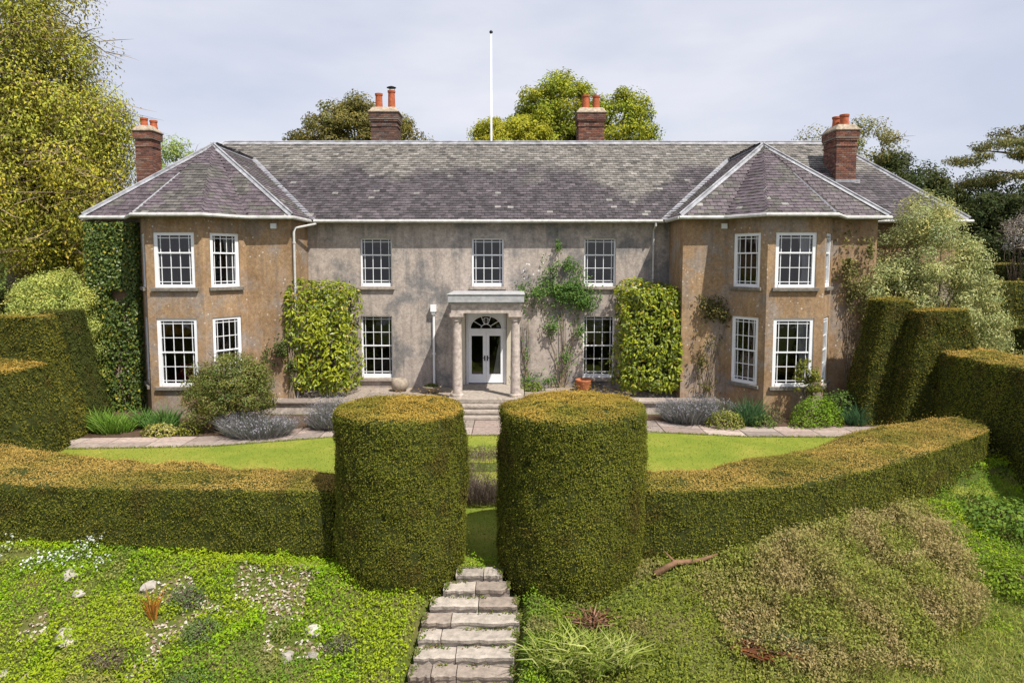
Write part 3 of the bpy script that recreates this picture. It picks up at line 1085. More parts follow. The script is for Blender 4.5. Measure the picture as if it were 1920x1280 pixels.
def chimney(x0, x1, y0, y1, z0, zv, z1, side, pots, red=True, cap=.26):
    """z0 hidden foot, zv lowest visible course, z1 top of brickwork; side = -1/1 visible flank"""
    m_ = MB()
    i_ = .012
    m_.box(x0 + i_, x1 - i_, y0 + i_, y1 - i_, z0, z1)
    q = .07
    m_.box(x0 - q + i_, x1 + q - i_, y0 - q + i_, y1 + q - i_, z1 - .32, z1 - .01)
    base = Vector(((x0 + x1) / 2, (y0 + y1) / 2, z0))
    ch = m_.build("chimney", "mortar", house)
    # slab and flaunching on top
    m_ = MB()
    m_.box(x0 - q - .04, x1 + q + .04, y0 - q - .04, y1 + q + .04, z1 - .01, z1 + .06)
    m_.box(x0 - q, x1 + q, y0 - q, y1 + q, z1 + .06, z1 + cap, taper=.14)
    bevel(m_.build("chimney_cap", "chimney_cap", ch), .03)
    z = zv
    row = 0
    while z < z1 - .03:
        out = 0.0
        if z > z1 - .32: out = q
        elif z > z1 - .40: out = q * .55
        elif z1 - .66 < z < z1 - .59: out = .03
        xa, xb, ya, yb_ = x0 - out, x1 + out, y0 - out, y1 + out
        nb = max(2, round((xb - xa) / .226))
        wb = (xb - xa) / nb
        sh = .5 if row % 2 else 0
        for k in range(nb + (1 if sh else 0)):
            a, b_ = xa + max(0, k - sh) * wb, xa + min(nb, k + 1 - sh) * wb
            brick_obj(ch, (a + b_) / 2, ya + .05 + random.uniform(-.004, .003), z + .0325, b_ - a - .012, .1, red)
        nb = max(2, round((yb_ - ya - .1) / .226))
        wb = (yb_ - ya - .1) / nb
        xs_ = xa + .05 if side < 0 else xb - .05
        for k in range(nb + (1 if sh else 0)):
            a, b_ = ya + .1 + max(0, k - sh) * wb, ya + .1 + min(nb, k + 1 - sh) * wb
            brick_obj(ch, xs_ + random.uniform(-.003, .003), (a + b_) / 2, z + .0325, .1, b_ - a - .012, red)
        z += .077
        row += 1
    for (px, py, ph, pr, cowl) in pots:
        m_ = MB()
        m_.lathe([(pr * 1.1, 0), (pr * 1.1, .06), (pr, .08), (pr * .9, ph - .1), (pr * 1.05, ph - .09), (pr * 1.08, ph - .01), (pr * .95, ph), (pr * .75, ph), (pr * .7, ph - .15)], (px, py, z1 + cap - .06), 16)
        po = m_.build("chimney_pot", "clay_pot", ch, smooth=False)
        if cowl:
            m_ = MB()
            zt = z1 + cap - .06 + ph
            for a in (0, 120, 240):
                m_.tube([(px + pr * .8 * math.cos(R(a)), py + pr * .8 * math.sin(R(a)), zt - .02), (px + pr * .8 * math.cos(R(a)), py + pr * .8 * math.sin(R(a)), zt + .12)], .012, 5)
            m_.lathe([(pr * 1.25, .12), (pr * 1.3, .14), (pr * .4, .2)], (px, py, zt), 14)
            m_.build("cowl", "metal_dark", ch)
    return ch
chimney(-16.02, -15.32, 29.5, 30.3, 5, 7.6, 10.1, 1, [(-15.8, 29.9, .42, .15, False), (-15.5, 30.1, .36, .15, False)])
chimney(-6.42, -5.22, 31.6, 32.6, 8, 9.7, 11.33, 1, [(-6.1, 32.0, .72, .17, False), (-5.52, 32.0, .85, .17, True)], False)
chimney(3.02, 4.2, 31.6, 32.6, 8, 9.7, 11.3, -1, [(3.38, 32.0, .68, .17, False), (3.86, 32.0, .66, .17, False)])
chimney(13.28, 14.12, 28.4, 29.6, 6.5, 7.75, 9.92, -1, [(13.6, 29.2, .5, .16, False), (13.72, 28.75, .5, .18, False)])
m_ = MB()
m_.box(13.2, 14.2, 28.2, 28.42, 7.66, 7.92)
m_.build("chimney_flashing", "lead_pale", roof)

# ------------------------------------------------------------------ flagpole
fp = empty("flagpole", (-1.13, 38, 0), "tall white flagpole rising behind the roof ridge", "flagpole")
m_ = MB(); m_.tube([(-1.13, 38, -.75), (-1.13, 38, 8), (-1.13, 38, 16.9)], [.07, .06, .04], 10)
m_.build("pole", "pole_white", fp, smooth=True)
m_ = MB(); m_.lathe([(.03, 0), (.09, .03), (.1, .08), (.06, .14), (.01, .17)], (-1.13, 38, 16.88), 12)
m_.build("finial", "metal_dark", fp, smooth=True)

# ------------------------------------------------------------------ foliage machinery
def foliage(name, parts, mat, parent=None, **kw):
    V, F, T = merge(parts)
    return link(bpy.data.objects.new(name, quick_mesh(name, V, F, T, mat)), parent, **kw)

def grid_hedge(name, G, closed, label, group, dens, cols, gold, Lf=.065, Wf=.03, lump=.05, gold_z=.62, cat="hedge", jit=.42):
    """G (nu,nv,3) outward grid of the clipped surface; body mesh + leaf sprigs child"""
    nu, nv, _ = G.shape
    P = G.reshape(-1, 3)
    iu = np.arange(nu if closed else nu - 1)
    a = (iu[:, None] * nv + np.arange(nv - 1)[None]).ravel()
    b_ = (((iu + 1) % nu)[:, None] * nv + np.arange(nv - 1)[None]).ravel()
    F = np.stack([a, b_, b_ + 1, a + 1], 1)
    fn = np.cross(P[F[:, 2]] - P[F[:, 0]], P[F[:, 3]] - P[F[:, 1]])
    area = np.linalg.norm(fn, axis=1) / 2
    fn = unit(fn)
    vn = np.zeros_like(P)
    for k in range(4):
        np.add.at(vn, F[:, k], fn * area[:, None])
    vn = unit(vn)
    disp = (vnoise(P, .8, 4) - .5) * lump * 2.4 + (vnoise(P, 1.9, 1) - .5) * lump * 1.6 + (vnoise(P, 6, 2) - .5) * lump * 1.5
    Pd = P + vn * disp[:, None]
    body = quick_mesh(name, Pd - vn * .035, F, None, "hedge_core", True)
    o = link(bpy.data.objects.new(name, body), None, label, cat, group)
    fc = P[F].mean(1)
    vis = (fn * unit(np.array([0, 0, 4.5]) - fc)).sum(1)
    pw = area * (1 + .5 * (fn[:, 2] > .7)) * np.where(vis > -.12, 1, .1)
    k = int(pw.sum() * dens)
    pick = rng.choice(len(F), k, p=pw / pw.sum())
    u, v = rng.random((k, 1)), rng.random((k, 1))
    c0, c1, c2, c3 = (Pd[F[pick, j]] for j in range(4))
    Q = c0 * (1 - u) * (1 - v) + c1 * u * (1 - v) + c2 * u * v + c3 * (1 - u) * v
    N = fn[pick]
    tilt = unit(N + np.array([0, 0, .35]))
    hole = vnoise(Q, 7, 8)
    keep = (hole < .76) | (rng.random(k) < .22)
    Q, N, tilt = Q[keep], N[keep], tilt[keep]
    k = len(Q)
    Q = Q - N * rng.uniform(0, .05, (k, 1))
    stray = (rng.random((k, 1)) < .05) * rng.random((k, 1)) ** 2
    Q = Q + (N * .16 + np.array([0, 0, .05])) * stray
    V, Fq = leaves(Q, N, Lf, Wf, np.where(N[:, 2:3] > .7, .38, jit), tilt, .9, .15)
    T = palette(k, cols, None, .2)
    pn = vnoise(Q, 1.3, 6)[:, None]
    T = T * (.78 + .44 * pn)
    br = np.clip((vnoise(Q, 2.4, 9) - .66) * 5, 0, 1)[:, None] * .6
    T = T * (1 - br) + np.array([.13, .085, .025]) * br
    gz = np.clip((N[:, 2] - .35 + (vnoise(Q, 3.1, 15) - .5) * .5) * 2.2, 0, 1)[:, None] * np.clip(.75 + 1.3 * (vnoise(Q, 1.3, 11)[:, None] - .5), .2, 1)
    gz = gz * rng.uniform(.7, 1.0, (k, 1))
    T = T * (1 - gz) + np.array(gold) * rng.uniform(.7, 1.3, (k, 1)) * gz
    T = np.clip(T, 0, 1)
    c = link(bpy.data.objects.new("foliage", quick_mesh("foliage", V, Fq, T, "leaf_yew")), o)
    return o

YEW = [(.158, .176, .02), (.19, .20, .026), (.13, .15, .018), (.23, .215, .042)]
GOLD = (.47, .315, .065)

def drum(cx, cy, r, z0, z1, nu=110, nv=60, dome=.10, foot=.12):
    th = np.linspace(0, 2 * math.pi, nu, endpoint=False)
    prof = []
    h = z1 - z0
    for t in np.linspace(0, 1, 34):
        rr = r * (1 - foot * max(0, 1 - t / .28) ** 2) * (1 + .015 * math.sin(t * math.pi))
        prof.append((rr, z0 + (h - .16) * t))
    for a in np.linspace(15, 90, 7):
        prof.append((r - .16 + .16 * math.cos(R(a)), z1 - .16 + .16 * math.sin(R(a))))
    for t in np.linspace(.9, 0.0, 18):
        prof.append((max((r - .16) * t, .001), z1 + dome * (1 - t * t)))
    prof = np.array(prof)
    G = np.zeros((nu, len(prof), 3))
    G[:, :, 0] = cx + np.cos(th)[:, None] * prof[None, :, 0]
    G[:, :, 1] = cy + np.sin(th)[:, None] * prof[None, :, 0]
    G[:, :, 2] = prof[None, :, 1]
    return G
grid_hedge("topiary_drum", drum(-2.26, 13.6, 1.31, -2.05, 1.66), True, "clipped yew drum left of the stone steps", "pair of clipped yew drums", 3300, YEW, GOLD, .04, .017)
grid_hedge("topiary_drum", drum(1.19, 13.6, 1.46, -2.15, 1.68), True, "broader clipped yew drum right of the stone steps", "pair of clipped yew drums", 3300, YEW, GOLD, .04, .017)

def swept(front, back, ztop, zbot, nseg=70, rnd=.14):
    f, b_ = np.array(front, float), np.array(back, float)
    zt, zb_ = np.array(ztop, float), np.array(zbot, float)
    t = np.linspace(0, 1, nseg)
    def res(a):
        s = np.linspace(0, 1, len(a))
        y = np.stack([np.interp(t, s, a[:, k]) for k in range(a.shape[1])], 1)
        for _ in range(3):
            y[1:-1] = (y[:-2] + 2 * y[1:-1] + y[2:]) / 4
        return y
    f, b_ = res(f), res(b_)
    zt, zb_ = res(zt[:, None])[:, 0], res(zb_[:, None])[:, 0]
    rows = []
    for i in range(nseg):
        shrink = 1.0
        if i in (0, nseg - 1): shrink = .02
        elif i in (1, nseg - 2): shrink = .96
        A, B_ = f[i], b_[i]
        mid = (A + B_) / 2
        w = np.linalg.norm(B_ - A)
        d_ = (B_ - A) / w
        half = w / 2
        h = zt[i] - zb_[i]
        sec = []
        for tt in np.linspace(0, 1, 16):
            sec.append((-half - .06 * (1 - tt) + .10 * max(0, 1 - tt / .2), zb_[i] + (h - rnd) * tt))
        for a in np.linspace(15, 90, 6):
            sec.append((-half + rnd - rnd * math.cos(R(a)), zt[i] - rnd + rnd * math.sin(R(a))))
        for tt in np.linspace(.06, .94, 16):
            sec.append((-half + rnd + (w - 2 * rnd) * tt, zt[i] + .05 * math.sin(tt * math.pi)))
        for a in np.linspace(90, 15, 6):
            sec.append((half - rnd + rnd * math.cos(R(a)), zt[i] - rnd + rnd * math.sin(R(a))))
        for tt in np.linspace(1, 0, 10):
            sec.append((half, zb_[i] + (h - rnd) * tt))
        sec = np.array(sec)
        zc_ = (zt[i] + zb_[i]) / 2
        pts = np.zeros((len(sec), 3))
        pts[:, :2] = mid + d_ * (sec[:, :1] * shrink)
        pts[:, 2] = zc_ + (sec[:, 1] - zc_) * shrink
        rows.append(pts)
    for e, i in ((0, 1), (nseg - 1, nseg - 2)):
        tang = (rows[i].mean(0) - rows[i + (1 if e == 0 else -1)].mean(0))
        rows[e] = rows[i].mean(0) + (rows[i] - rows[i].mean(0)) * .03 + tang * .25
    G = np.array(rows)
    return G[::-1] if False else G

def orient(G):
    """flip so that the middle of the top faces up"""
    nu, nv, _ = G.shape
    i, j = nu // 2, 30
    nn = np.cross(G[i + 1, j] - G[i, j], G[i, j + 1] - G[i, j])
    return G if nn[2] > 0 else G[::-1]

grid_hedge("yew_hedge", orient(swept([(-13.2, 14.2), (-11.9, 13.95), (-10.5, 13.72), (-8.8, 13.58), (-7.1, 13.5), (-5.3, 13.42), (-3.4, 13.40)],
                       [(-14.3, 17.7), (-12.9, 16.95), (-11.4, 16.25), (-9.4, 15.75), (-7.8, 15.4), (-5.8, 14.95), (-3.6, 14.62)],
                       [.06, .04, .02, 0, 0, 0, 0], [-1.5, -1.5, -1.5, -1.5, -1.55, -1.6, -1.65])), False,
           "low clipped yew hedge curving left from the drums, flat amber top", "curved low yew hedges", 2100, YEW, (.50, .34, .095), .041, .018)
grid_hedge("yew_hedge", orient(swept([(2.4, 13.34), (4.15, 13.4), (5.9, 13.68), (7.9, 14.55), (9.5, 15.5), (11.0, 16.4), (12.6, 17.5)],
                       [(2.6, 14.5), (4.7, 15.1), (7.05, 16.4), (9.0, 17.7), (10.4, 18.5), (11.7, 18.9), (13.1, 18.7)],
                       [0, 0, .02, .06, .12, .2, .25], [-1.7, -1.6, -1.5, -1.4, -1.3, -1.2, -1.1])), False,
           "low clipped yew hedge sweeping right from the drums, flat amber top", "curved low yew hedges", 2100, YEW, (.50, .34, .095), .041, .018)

def frustum(x0, x1, y0, y1, z0, z1, tl, tr, tf, tb, nu=120, p=7):
    """tapered clipped block; insets of the top edge left/right/front/back"""
    th = np.linspace(0, 2 * math.pi, nu, endpoint=False)
    c_, s_ = np.cos(th), np.sin(th)
    q = (np.abs(c_) ** p + np.abs(s_) ** p) ** (-1 / p)
    ux, uy = c_ * q, s_ * q
    G = []
    lv = [(t, 1.0, 0) for t in np.linspace(0, .97, 26)] + [(.985, .985, 0), (1.0, .95, 0)] + [(1.0, k, 1) for k in np.linspace(.88, .002, 14)]
    for t, k, top in lv:
        xa, xb = x0 + tl * t, x1 - tr * t
        ya, yb_ = y0 + tf * t, y1 - tb * t
        z = z0 + (z1 - z0) * t + (.03 * (1 - k) if top else 0)
        G.append(np.stack([(xa + xb) / 2 + ux * (xb - xa) / 2 * k, (ya + yb_) / 2 + uy * (yb_ - ya) / 2 * k, np.full(nu, z)], 1))
    return np.array(G).transpose(1, 0, 2)
SH = "tall clipped yew side hedges"
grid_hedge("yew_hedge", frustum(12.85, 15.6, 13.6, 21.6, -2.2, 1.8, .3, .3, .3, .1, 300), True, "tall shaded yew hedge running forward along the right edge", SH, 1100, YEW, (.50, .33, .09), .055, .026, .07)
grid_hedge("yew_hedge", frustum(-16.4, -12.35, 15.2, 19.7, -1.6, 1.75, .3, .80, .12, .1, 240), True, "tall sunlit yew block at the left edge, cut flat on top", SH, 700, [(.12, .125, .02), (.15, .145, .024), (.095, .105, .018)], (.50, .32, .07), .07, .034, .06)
BT = "tapered yew buttresses beside the wings"
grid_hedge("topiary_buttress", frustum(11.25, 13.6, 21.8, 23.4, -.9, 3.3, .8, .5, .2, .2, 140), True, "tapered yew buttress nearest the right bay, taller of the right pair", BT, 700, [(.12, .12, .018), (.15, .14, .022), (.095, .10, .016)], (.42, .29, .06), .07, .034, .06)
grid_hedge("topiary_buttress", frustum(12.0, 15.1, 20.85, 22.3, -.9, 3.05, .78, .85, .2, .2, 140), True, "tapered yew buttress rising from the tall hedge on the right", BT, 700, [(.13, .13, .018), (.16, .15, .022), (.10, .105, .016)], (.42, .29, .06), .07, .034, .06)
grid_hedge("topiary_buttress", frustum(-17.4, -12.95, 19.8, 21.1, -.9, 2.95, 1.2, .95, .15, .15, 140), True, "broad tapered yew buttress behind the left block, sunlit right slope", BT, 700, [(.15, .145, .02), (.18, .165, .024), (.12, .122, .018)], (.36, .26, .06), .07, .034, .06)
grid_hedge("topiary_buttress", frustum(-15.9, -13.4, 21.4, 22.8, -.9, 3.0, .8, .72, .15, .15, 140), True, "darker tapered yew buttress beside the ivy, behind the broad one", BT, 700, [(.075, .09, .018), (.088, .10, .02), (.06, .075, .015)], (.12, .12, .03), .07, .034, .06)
FH = "clipped hedges in the far garden on the right"
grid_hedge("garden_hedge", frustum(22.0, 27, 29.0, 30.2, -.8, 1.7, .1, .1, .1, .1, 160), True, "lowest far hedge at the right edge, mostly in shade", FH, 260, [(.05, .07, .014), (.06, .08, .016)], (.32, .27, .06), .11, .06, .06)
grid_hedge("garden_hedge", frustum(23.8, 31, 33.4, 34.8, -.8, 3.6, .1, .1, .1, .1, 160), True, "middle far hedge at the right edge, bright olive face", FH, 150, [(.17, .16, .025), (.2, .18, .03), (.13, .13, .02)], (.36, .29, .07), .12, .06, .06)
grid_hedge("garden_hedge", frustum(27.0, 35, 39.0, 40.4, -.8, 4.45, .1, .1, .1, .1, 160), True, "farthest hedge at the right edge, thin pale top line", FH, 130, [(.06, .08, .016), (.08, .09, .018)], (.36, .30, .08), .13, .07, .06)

# ------------------------------------------------------------------ trees and shrubs
def clumps(shells, n_, rad, seed=0, inner=.35, flat=1.0):
    """clump centres spread in ellipsoids (cx,cy,cz,rx,ry,rz,weight)"""
    C = []
    w = np.array([s[6] for s in shells], float)
    w /= w.sum()
    cnt = (w * n_).astype(int) + 1
    for s, c in zip(shells, cnt):
        d_ = rand_unit(c * 3)
        d_ = d_[d_[:, 2] > -.75][:c]
        r_ = rng.uniform(inner, 1, (len(d_), 1)) ** .5
        C.append(np.array(s[:3]) + d_ * r_ * np.array(s[3:6]))
    return np.concatenate(C)

def crown_parts(C, rad, per, L, W, cols, wts=None, droop=0.0, squash=.75, out=.8, center=None, clump_var=.28, jit=.38, var=.12):
    k = len(C)
    rr = rad * rng.uniform(.6, 1.35, k)
    idx = np.repeat(np.arange(k), per)
    d_ = rand_unit(len(idx))
    r_ = rng.uniform(.25, 1.05, (len(idx), 1)) ** .6
    P = C[idx] + d_ * r_ * rr[idx, None] * np.array([1, 1, squash])
    if droop:
        P[:, 2] -= droop * rng.random(len(idx)) ** 2 * rr[idx]
    ctr = C.mean(0) if center is None else np.array(center)
    N = unit(d_ + unit(P - ctr) * out + np.array([0, 0, .35]))
    V, F = leaves(P, N, L, W, jit, np.array([0, 0, -.5 - droop]), .9, .22)
    cv = rng.uniform(1 - clump_var, 1 + clump_var, (k, 1))
    ch = rng.normal(0, .06, (k, 1))
    T = palette(len(idx), cols, wts, var) * cv[idx]
    T = np.clip(T * np.concatenate([1 + ch[idx], np.ones((len(idx), 1)), 1 - ch[idx]], 1), 0, 1)
    return (V, F, T)

def limb_mesh(base, fork, targets, r0, kk=7, wob=.25, forkr=None):
    m_ = MB()
    base, fork = Vector(base), Vector(fork)
    mid = base.lerp(fork, .5) + Vector((random.gauss(0, .15), random.gauss(0, .15), 0)) * r0 * 2
    m_.tube([base - Vector((0, 0, .3)), base + Vector((0, 0, .25)), mid, fork], [r0 * 1.35, r0 * 1.05, r0 * .9, r0 * .75], 9)
    for t in targets:
        t = Vector(t)
        s_ = base.lerp(fork, random.uniform(.62, 1.0))
        d_ = t - s_
        p1 = s_ + d_ * .35 + Vector((random.gauss(0, wob), random.gauss(0, wob), abs(random.gauss(0, wob)) + d_.length * .06))
        p2 = s_ + d_ * .7 + Vector((random.gauss(0, wob), random.gauss(0, wob), random.gauss(0, wob)))
        r_ = r0 * random.uniform(.22, .42)
        m_.tube([s_, p1, p2, t], [r_, r_ * .7, r_ * .42, r_ * .12], kk - 2, cap=False)
    return m_

def tree(name, base, shells, nclump, rad, per, L, W, cols, label, wts=None, trunk_r=.4, bark="bark", fork=.45, nlimb=26, droop=0, group=None, cat="tree", leafmat="leaf", inner=.35, twigs=0, twcol=(.16, .12, .075), **kw):
    root = empty(name, base, label, cat, group)
    C = clumps(shells, nclump, rad, inner=inner)
    top = max(s[2] + s[5] for s in shells)
    fk = (base[0] * .4 + np.mean([s[0] for s in shells]) * .6, base[1], base[2] + (top - base[2]) * fork)
    sel = C[rng.choice(len(C), min(nlimb, len(C)), replace=False)]
    limb_mesh(base, fk, sel, trunk_r).build("trunk", bark, root, smooth=True)
    parts = [crown_parts(C, rad, per, L, W, cols, wts, droop, **kw)]
    foliage("crown", parts, leafmat, root)
    if twigs:
        ci = rng.choice(len(C), twigs)
        P = C[ci] + rand_unit(twigs) * rad * .6
        D = unit(rng.normal(size=(twigs, 3)) * np.array([1, 1, .5]) + np.array([0, 0, -.5 if droop else .3]))
        V, F = blades(P, D, rad * 1.3, .028 * rad + .012, .5)
        T = np.repeat(palette(twigs, [twcol, tuple(x_ * .6 for x_ in twcol)]), 2, 0)
        foliage("twigs", [(V, F, T)], "twig", root, kind="stuff")
    return root

# big tree at the left edge
tree("broadleaf_tree", (-22.5, 31, -.75),
     [(-22.3, 31, 15.5, 3.6, 4.0, 4.2, 2.6), (-21.4, 31, 12.2, 3.5, 3.8, 3.4, 2.4), (-23.4, 31, 10.0, 3.6, 4.0, 3.8, 2.0), (-20.0, 30.2, 9.0, 2.5, 2.8, 2.6, 1.6),
      (-22.4, 29.5, 6.6, 3.4, 3.2, 2.8, 1.8), (-19.3, 29.8, 5.9, 2.0, 2.4, 2.0, .9), (-18.3, 30.5, 8.6, 1.8, 2.2, 2.4, .8), (-18.6, 31, 5.0, 1.9, 2, 2.0, .5), (-18.6, 31, 11.2, 1.5, 2, 1.6, .45)],
     420, .95, 240, .15, .075, [(.43, .43, .055), (.38, .39, .055), (.30, .32, .055), (.44, .37, .06), (.26, .23, .07)],
     "huge golden-green tree with drooping twigs filling the left edge", [3, 3, 2, 1.2, 1.2], trunk_r=.7, droop=1.1, nlimb=90, inner=.15, twigs=4200, twcol=(.24, .18, .11), bark="bark", clump_var=.3, squash=.95)
# background oaks
OAK = "oaks standing behind the house"
tree("oak_tree", (-14.5, 66, -.5), [(-15.5, 66, 15.4, 4.8, 4.2, 4.6, 2.2), (-11.2, 66, 14.6, 3.4, 4, 4.2, 1.1), (-19.2, 66, 14.2, 2.7, 3, 2.6, .8), (-14.4, 66, 17.4, 3.0, 3, 2.6, .8), (-8.6, 66, 13.2, 1.6, 3, 2.2, .4)], 300, .95, 150, .27, .145,
     [(.19, .175, .05), (.22, .195, .05), (.155, .15, .04), (.25, .205, .06)], "bronze-leaved oak behind the chimney left of the flagpole", trunk_r=.75, bark="bark_dark", nlimb=90, group=OAK, inner=.5, fork=.4, twigs=500, twcol=(.07, .055, .04))
tree("oak_tree", (6.2, 63, -.5), [(4.3, 63, 17.0, 4.0, 3.8, 4.2, 2.4), (9.4, 63, 16.2, 3.4, 3.6, 3.8, 1.8), (6.5, 62, 14.0, 5.6, 3.6, 3.4, 1.2), (2.2, 62.5, 15.4, 2.6, 3, 3.2, .8)], 320, .95, 155, .27, .145,
     [(.34, .37, .035), (.26, .30, .03), (.40, .40, .045), (.19, .23, .03)], "bright yellow-green oak with a rounded crown behind the right-hand chimney", trunk_r=.8, bark="bark_dark", nlimb=90, group=OAK, inner=.5, fork=.42, twigs=350, twcol=(.07, .055, .04))
tree("oak_tree", (-.6, 60, -.5), [(-1.3, 60, 14.0, 2.1, 3, 2.7, 1), (1.2, 60, 14.4, 2.2, 3, 2.7, .8)], 150, .9, 200, .24, .13,
     [(.36, .36, .035), (.28, .30, .03), (.40, .38, .04)], "lower yellow-green oak right beside the flagpole", trunk_r=.5, bark="bark_dark", nlimb=40, group=OAK, inner=.5, fork=.45, twigs=150, twcol=(.07, .055, .04))
tree("ash_tree", (-27.5, 56, -.5), [(-27.2, 56, 11.6, 2.5, 2.5, 2.8, 1), (-29.5, 56, 9.6, 2.2, 2, 2.4, .6)], 90, .8, 95, .22, .11,
     [(.26, .34, .08), (.21, .29, .06), (.32, .38, .11)], "small pale green tree showing between the left chimney and the roof hip", trunk_r=.28, nlimb=40, twigs=200)
tree("ash_tree", (22.8, 50, -.5), [(22.6, 50, 12.2, 1.6, 2, 2.4, 1), (25.3, 50, 12.0, 2.4, 2, 2.6, 1.1)], 90, .8, 110, .2, .1,
     [(.22, .22, .06), (.18, .19, .05), (.27, .24, .07)], "thin olive-leaved tree behind the right chimney", trunk_r=.3, nlimb=36, twigs=260)
YT = "dark evergreens beyond the right end of the house"
def yew_tree(base, shells, n_, label, cols=[(.045, .062, .02), (.055, .075, .024), (.075, .09, .026)]):
    return tree("yew_tree", base, shells, int(n_ * 1.6), .75, 150, .23, .10, cols, label, trunk_r=.4, bark="bark_dark", nlimb=20, group=YT, inner=.5, droop=.3)
yew_tree((27.0, 48, -.5), [(26.6, 48, 8.4, 2.1, 2, 3.9, 1), (28.6, 48, 7.2, 2.1, 2, 4.2, 1), (30.2, 48, 5.8, 1.8, 2, 3.8, .8)], 120, "dark columnar yew behind the right chimney, tallest of the evergreens", [(.06, .078, .024), (.075, .092, .028), (.05, .064, .02)])
yew_tree((33.6, 52, -.5), [(33.0, 52, 7.2, 2.2, 2, 4.2, 1), (35.2, 52, 7.4, 1.8, 2, 3.9, .8)], 75, "dark yew in the dip left of the cedar")
yew_tree((33.0, 46, -.5), [(31.8, 46, 5.6, 1.7, 2, 3.6, 1), (34.0, 46, 6.2, 2.4, 3, 4.0, 1.4)], 170, "broad dark yew below the cedar at the right edge")
# cedar: level plates of needles
CX = -2.6
cd = empty("cedar_tree", (39.5 + CX, 48, -.5), "cedar with flat tiers of ochre-green foliage at the right edge", "tree")
m_ = MB(); m_.tube([(39.5 + CX, 48, -.8), (39.4 + CX, 48, 7), (39.6 + CX, 48, 15.5)], [.6, .45, .12], 9)
CC = []
for z, x0, x1 in ((14.6, 37.5, 42), (13.4, 35.2, 42), (12.4, 33.8, 41), (11.0, 34.6, 42.5), (9.4, 34.9, 43), (8.2, 35.6, 42), (7.2, 36.0, 42)):
    x0 += CX; x1 += CX
    for xx in np.arange(x0, x1, .42):
        yy = 48 + random.uniform(-2.2, 2.2)
        CC.append((xx, yy, z - .8 + (xx - x0) * .10 + random.gauss(0, .12)))
    m_.tube([(39.5 + CX, 48, z - .9), ((39.5 + CX + x0) / 2, 48, z - .25), (x0 + .6, 48, z - .05)], [.12, .07, .02], 5)
    m_.tube([(39.5 + CX, 48, z - .9), ((39.5 + CX + x1) / 2, 48.3, z - .1), (x1, 48, z + .3)], [.14, .09, .03], 5)
m_.build("trunk", "bark_dark", cd, smooth=True)
foliage("crown", [crown_parts(np.array(CC), .85, 190, .20, .08, [(.15, .16, .05), (.20, .185, .055), (.09, .11, .038), (.24, .195, .06)], None, 0, .4, .3)], "leaf", cd)
# distant mass behind everything low on the horizon
far = []
for k in range(46):
    xx = -150 + k * 7.2 + random.uniform(-2, 2)
    if -24 < xx < 26: continue
    far.append((xx, 110 + random.uniform(-8, 8), 3.5 + random.uniform(-1, 2)))
foliage("distant_woodland", [crown_parts(np.array(far), 5.5, 260, 1.0, .7, [(.06, .08, .025), (.08, .10, .03), (.05, .065, .02)], None, 0, .8, .5)], "leaf", None, kind="stuff")

# domed and conical shrubs
def shrub(name, base, shells, nc, rad, per, L, W, cols, label, wts=None, group=None, stems=8, leafmat="leaf", **kw):
    return tree(name, base, shells, nc, rad, per, L, W, cols, label, wts, trunk_r=kw.pop("trunk_r", .06), fork=.25, nlimb=stems, group=group, cat=kw.pop("cat", "shrub"), leafmat=leafmat, **kw)
PIT = [(.40, .42, .16), (.32, .35, .12), (.47, .48, .21), (.24, .27, .09), (.52, .51, .26)]
shrub("domed_shrub", (-15.75, 23.5, -.75), [(-15.75, 23.5, 2.7, 1.32, 1.3, 1.5, 1), (-15.6, 23.4, 1.3, 1.35, 1.2, 1.5, .8)], 280, .38, 150, .085, .035,
      [(.46, .50, .12), (.38, .43, .09), (.54, .56, .19), (.30, .35, .07)], "rounded variegated shrub left of the ivy-clad wing", trunk_r=.14, stems=20, clump_var=.16, inner=.78, droop=.1)
shrub("pittosporum_shrub", (15.0, 24.7, -.75), [(15.0, 24.7, 4.7, 1.65, 1.5, 1.75, 1), (15.1, 24.5, 2.9, 2.2, 1.4, 1.9, 1.4), (13.7, 24.3, 3.2, 1.35, 1.1, 1.6, .8), (16.2, 24.3, 1.5, 1.5, 1.3, 1.7, .7), (14.9, 24.8, 6.0, .85, .9, 1.0, .35)], 400, .46, 125, .105, .04,
      PIT, "big cone-shaped grey-green shrub against the right wing", trunk_r=.2, stems=40, clump_var=.22, inner=.55, droop=.2)

# ------------------------------------------------------------------ wall plants
def stems_mesh(paths, r0=.025):
    m_ = MB()
    for p in paths:
        k = len(p)
        m_.tube(p, [r0 * (1 - .75 * i / (k - 1)) for i in range(k)], 5, cap=False)
    return m_
def wander(a, b_, k, s):
    a, b_ = np.array(a, float), np.array(b_, float)
    pts = [a + (b_ - a) * i / (k - 1) + (rng.normal(0, s, 3) * np.array([1, .15, .6]) if 0 < i < k - 1 else 0) for i in range(k)]
    return [tuple(p) for p in pts]

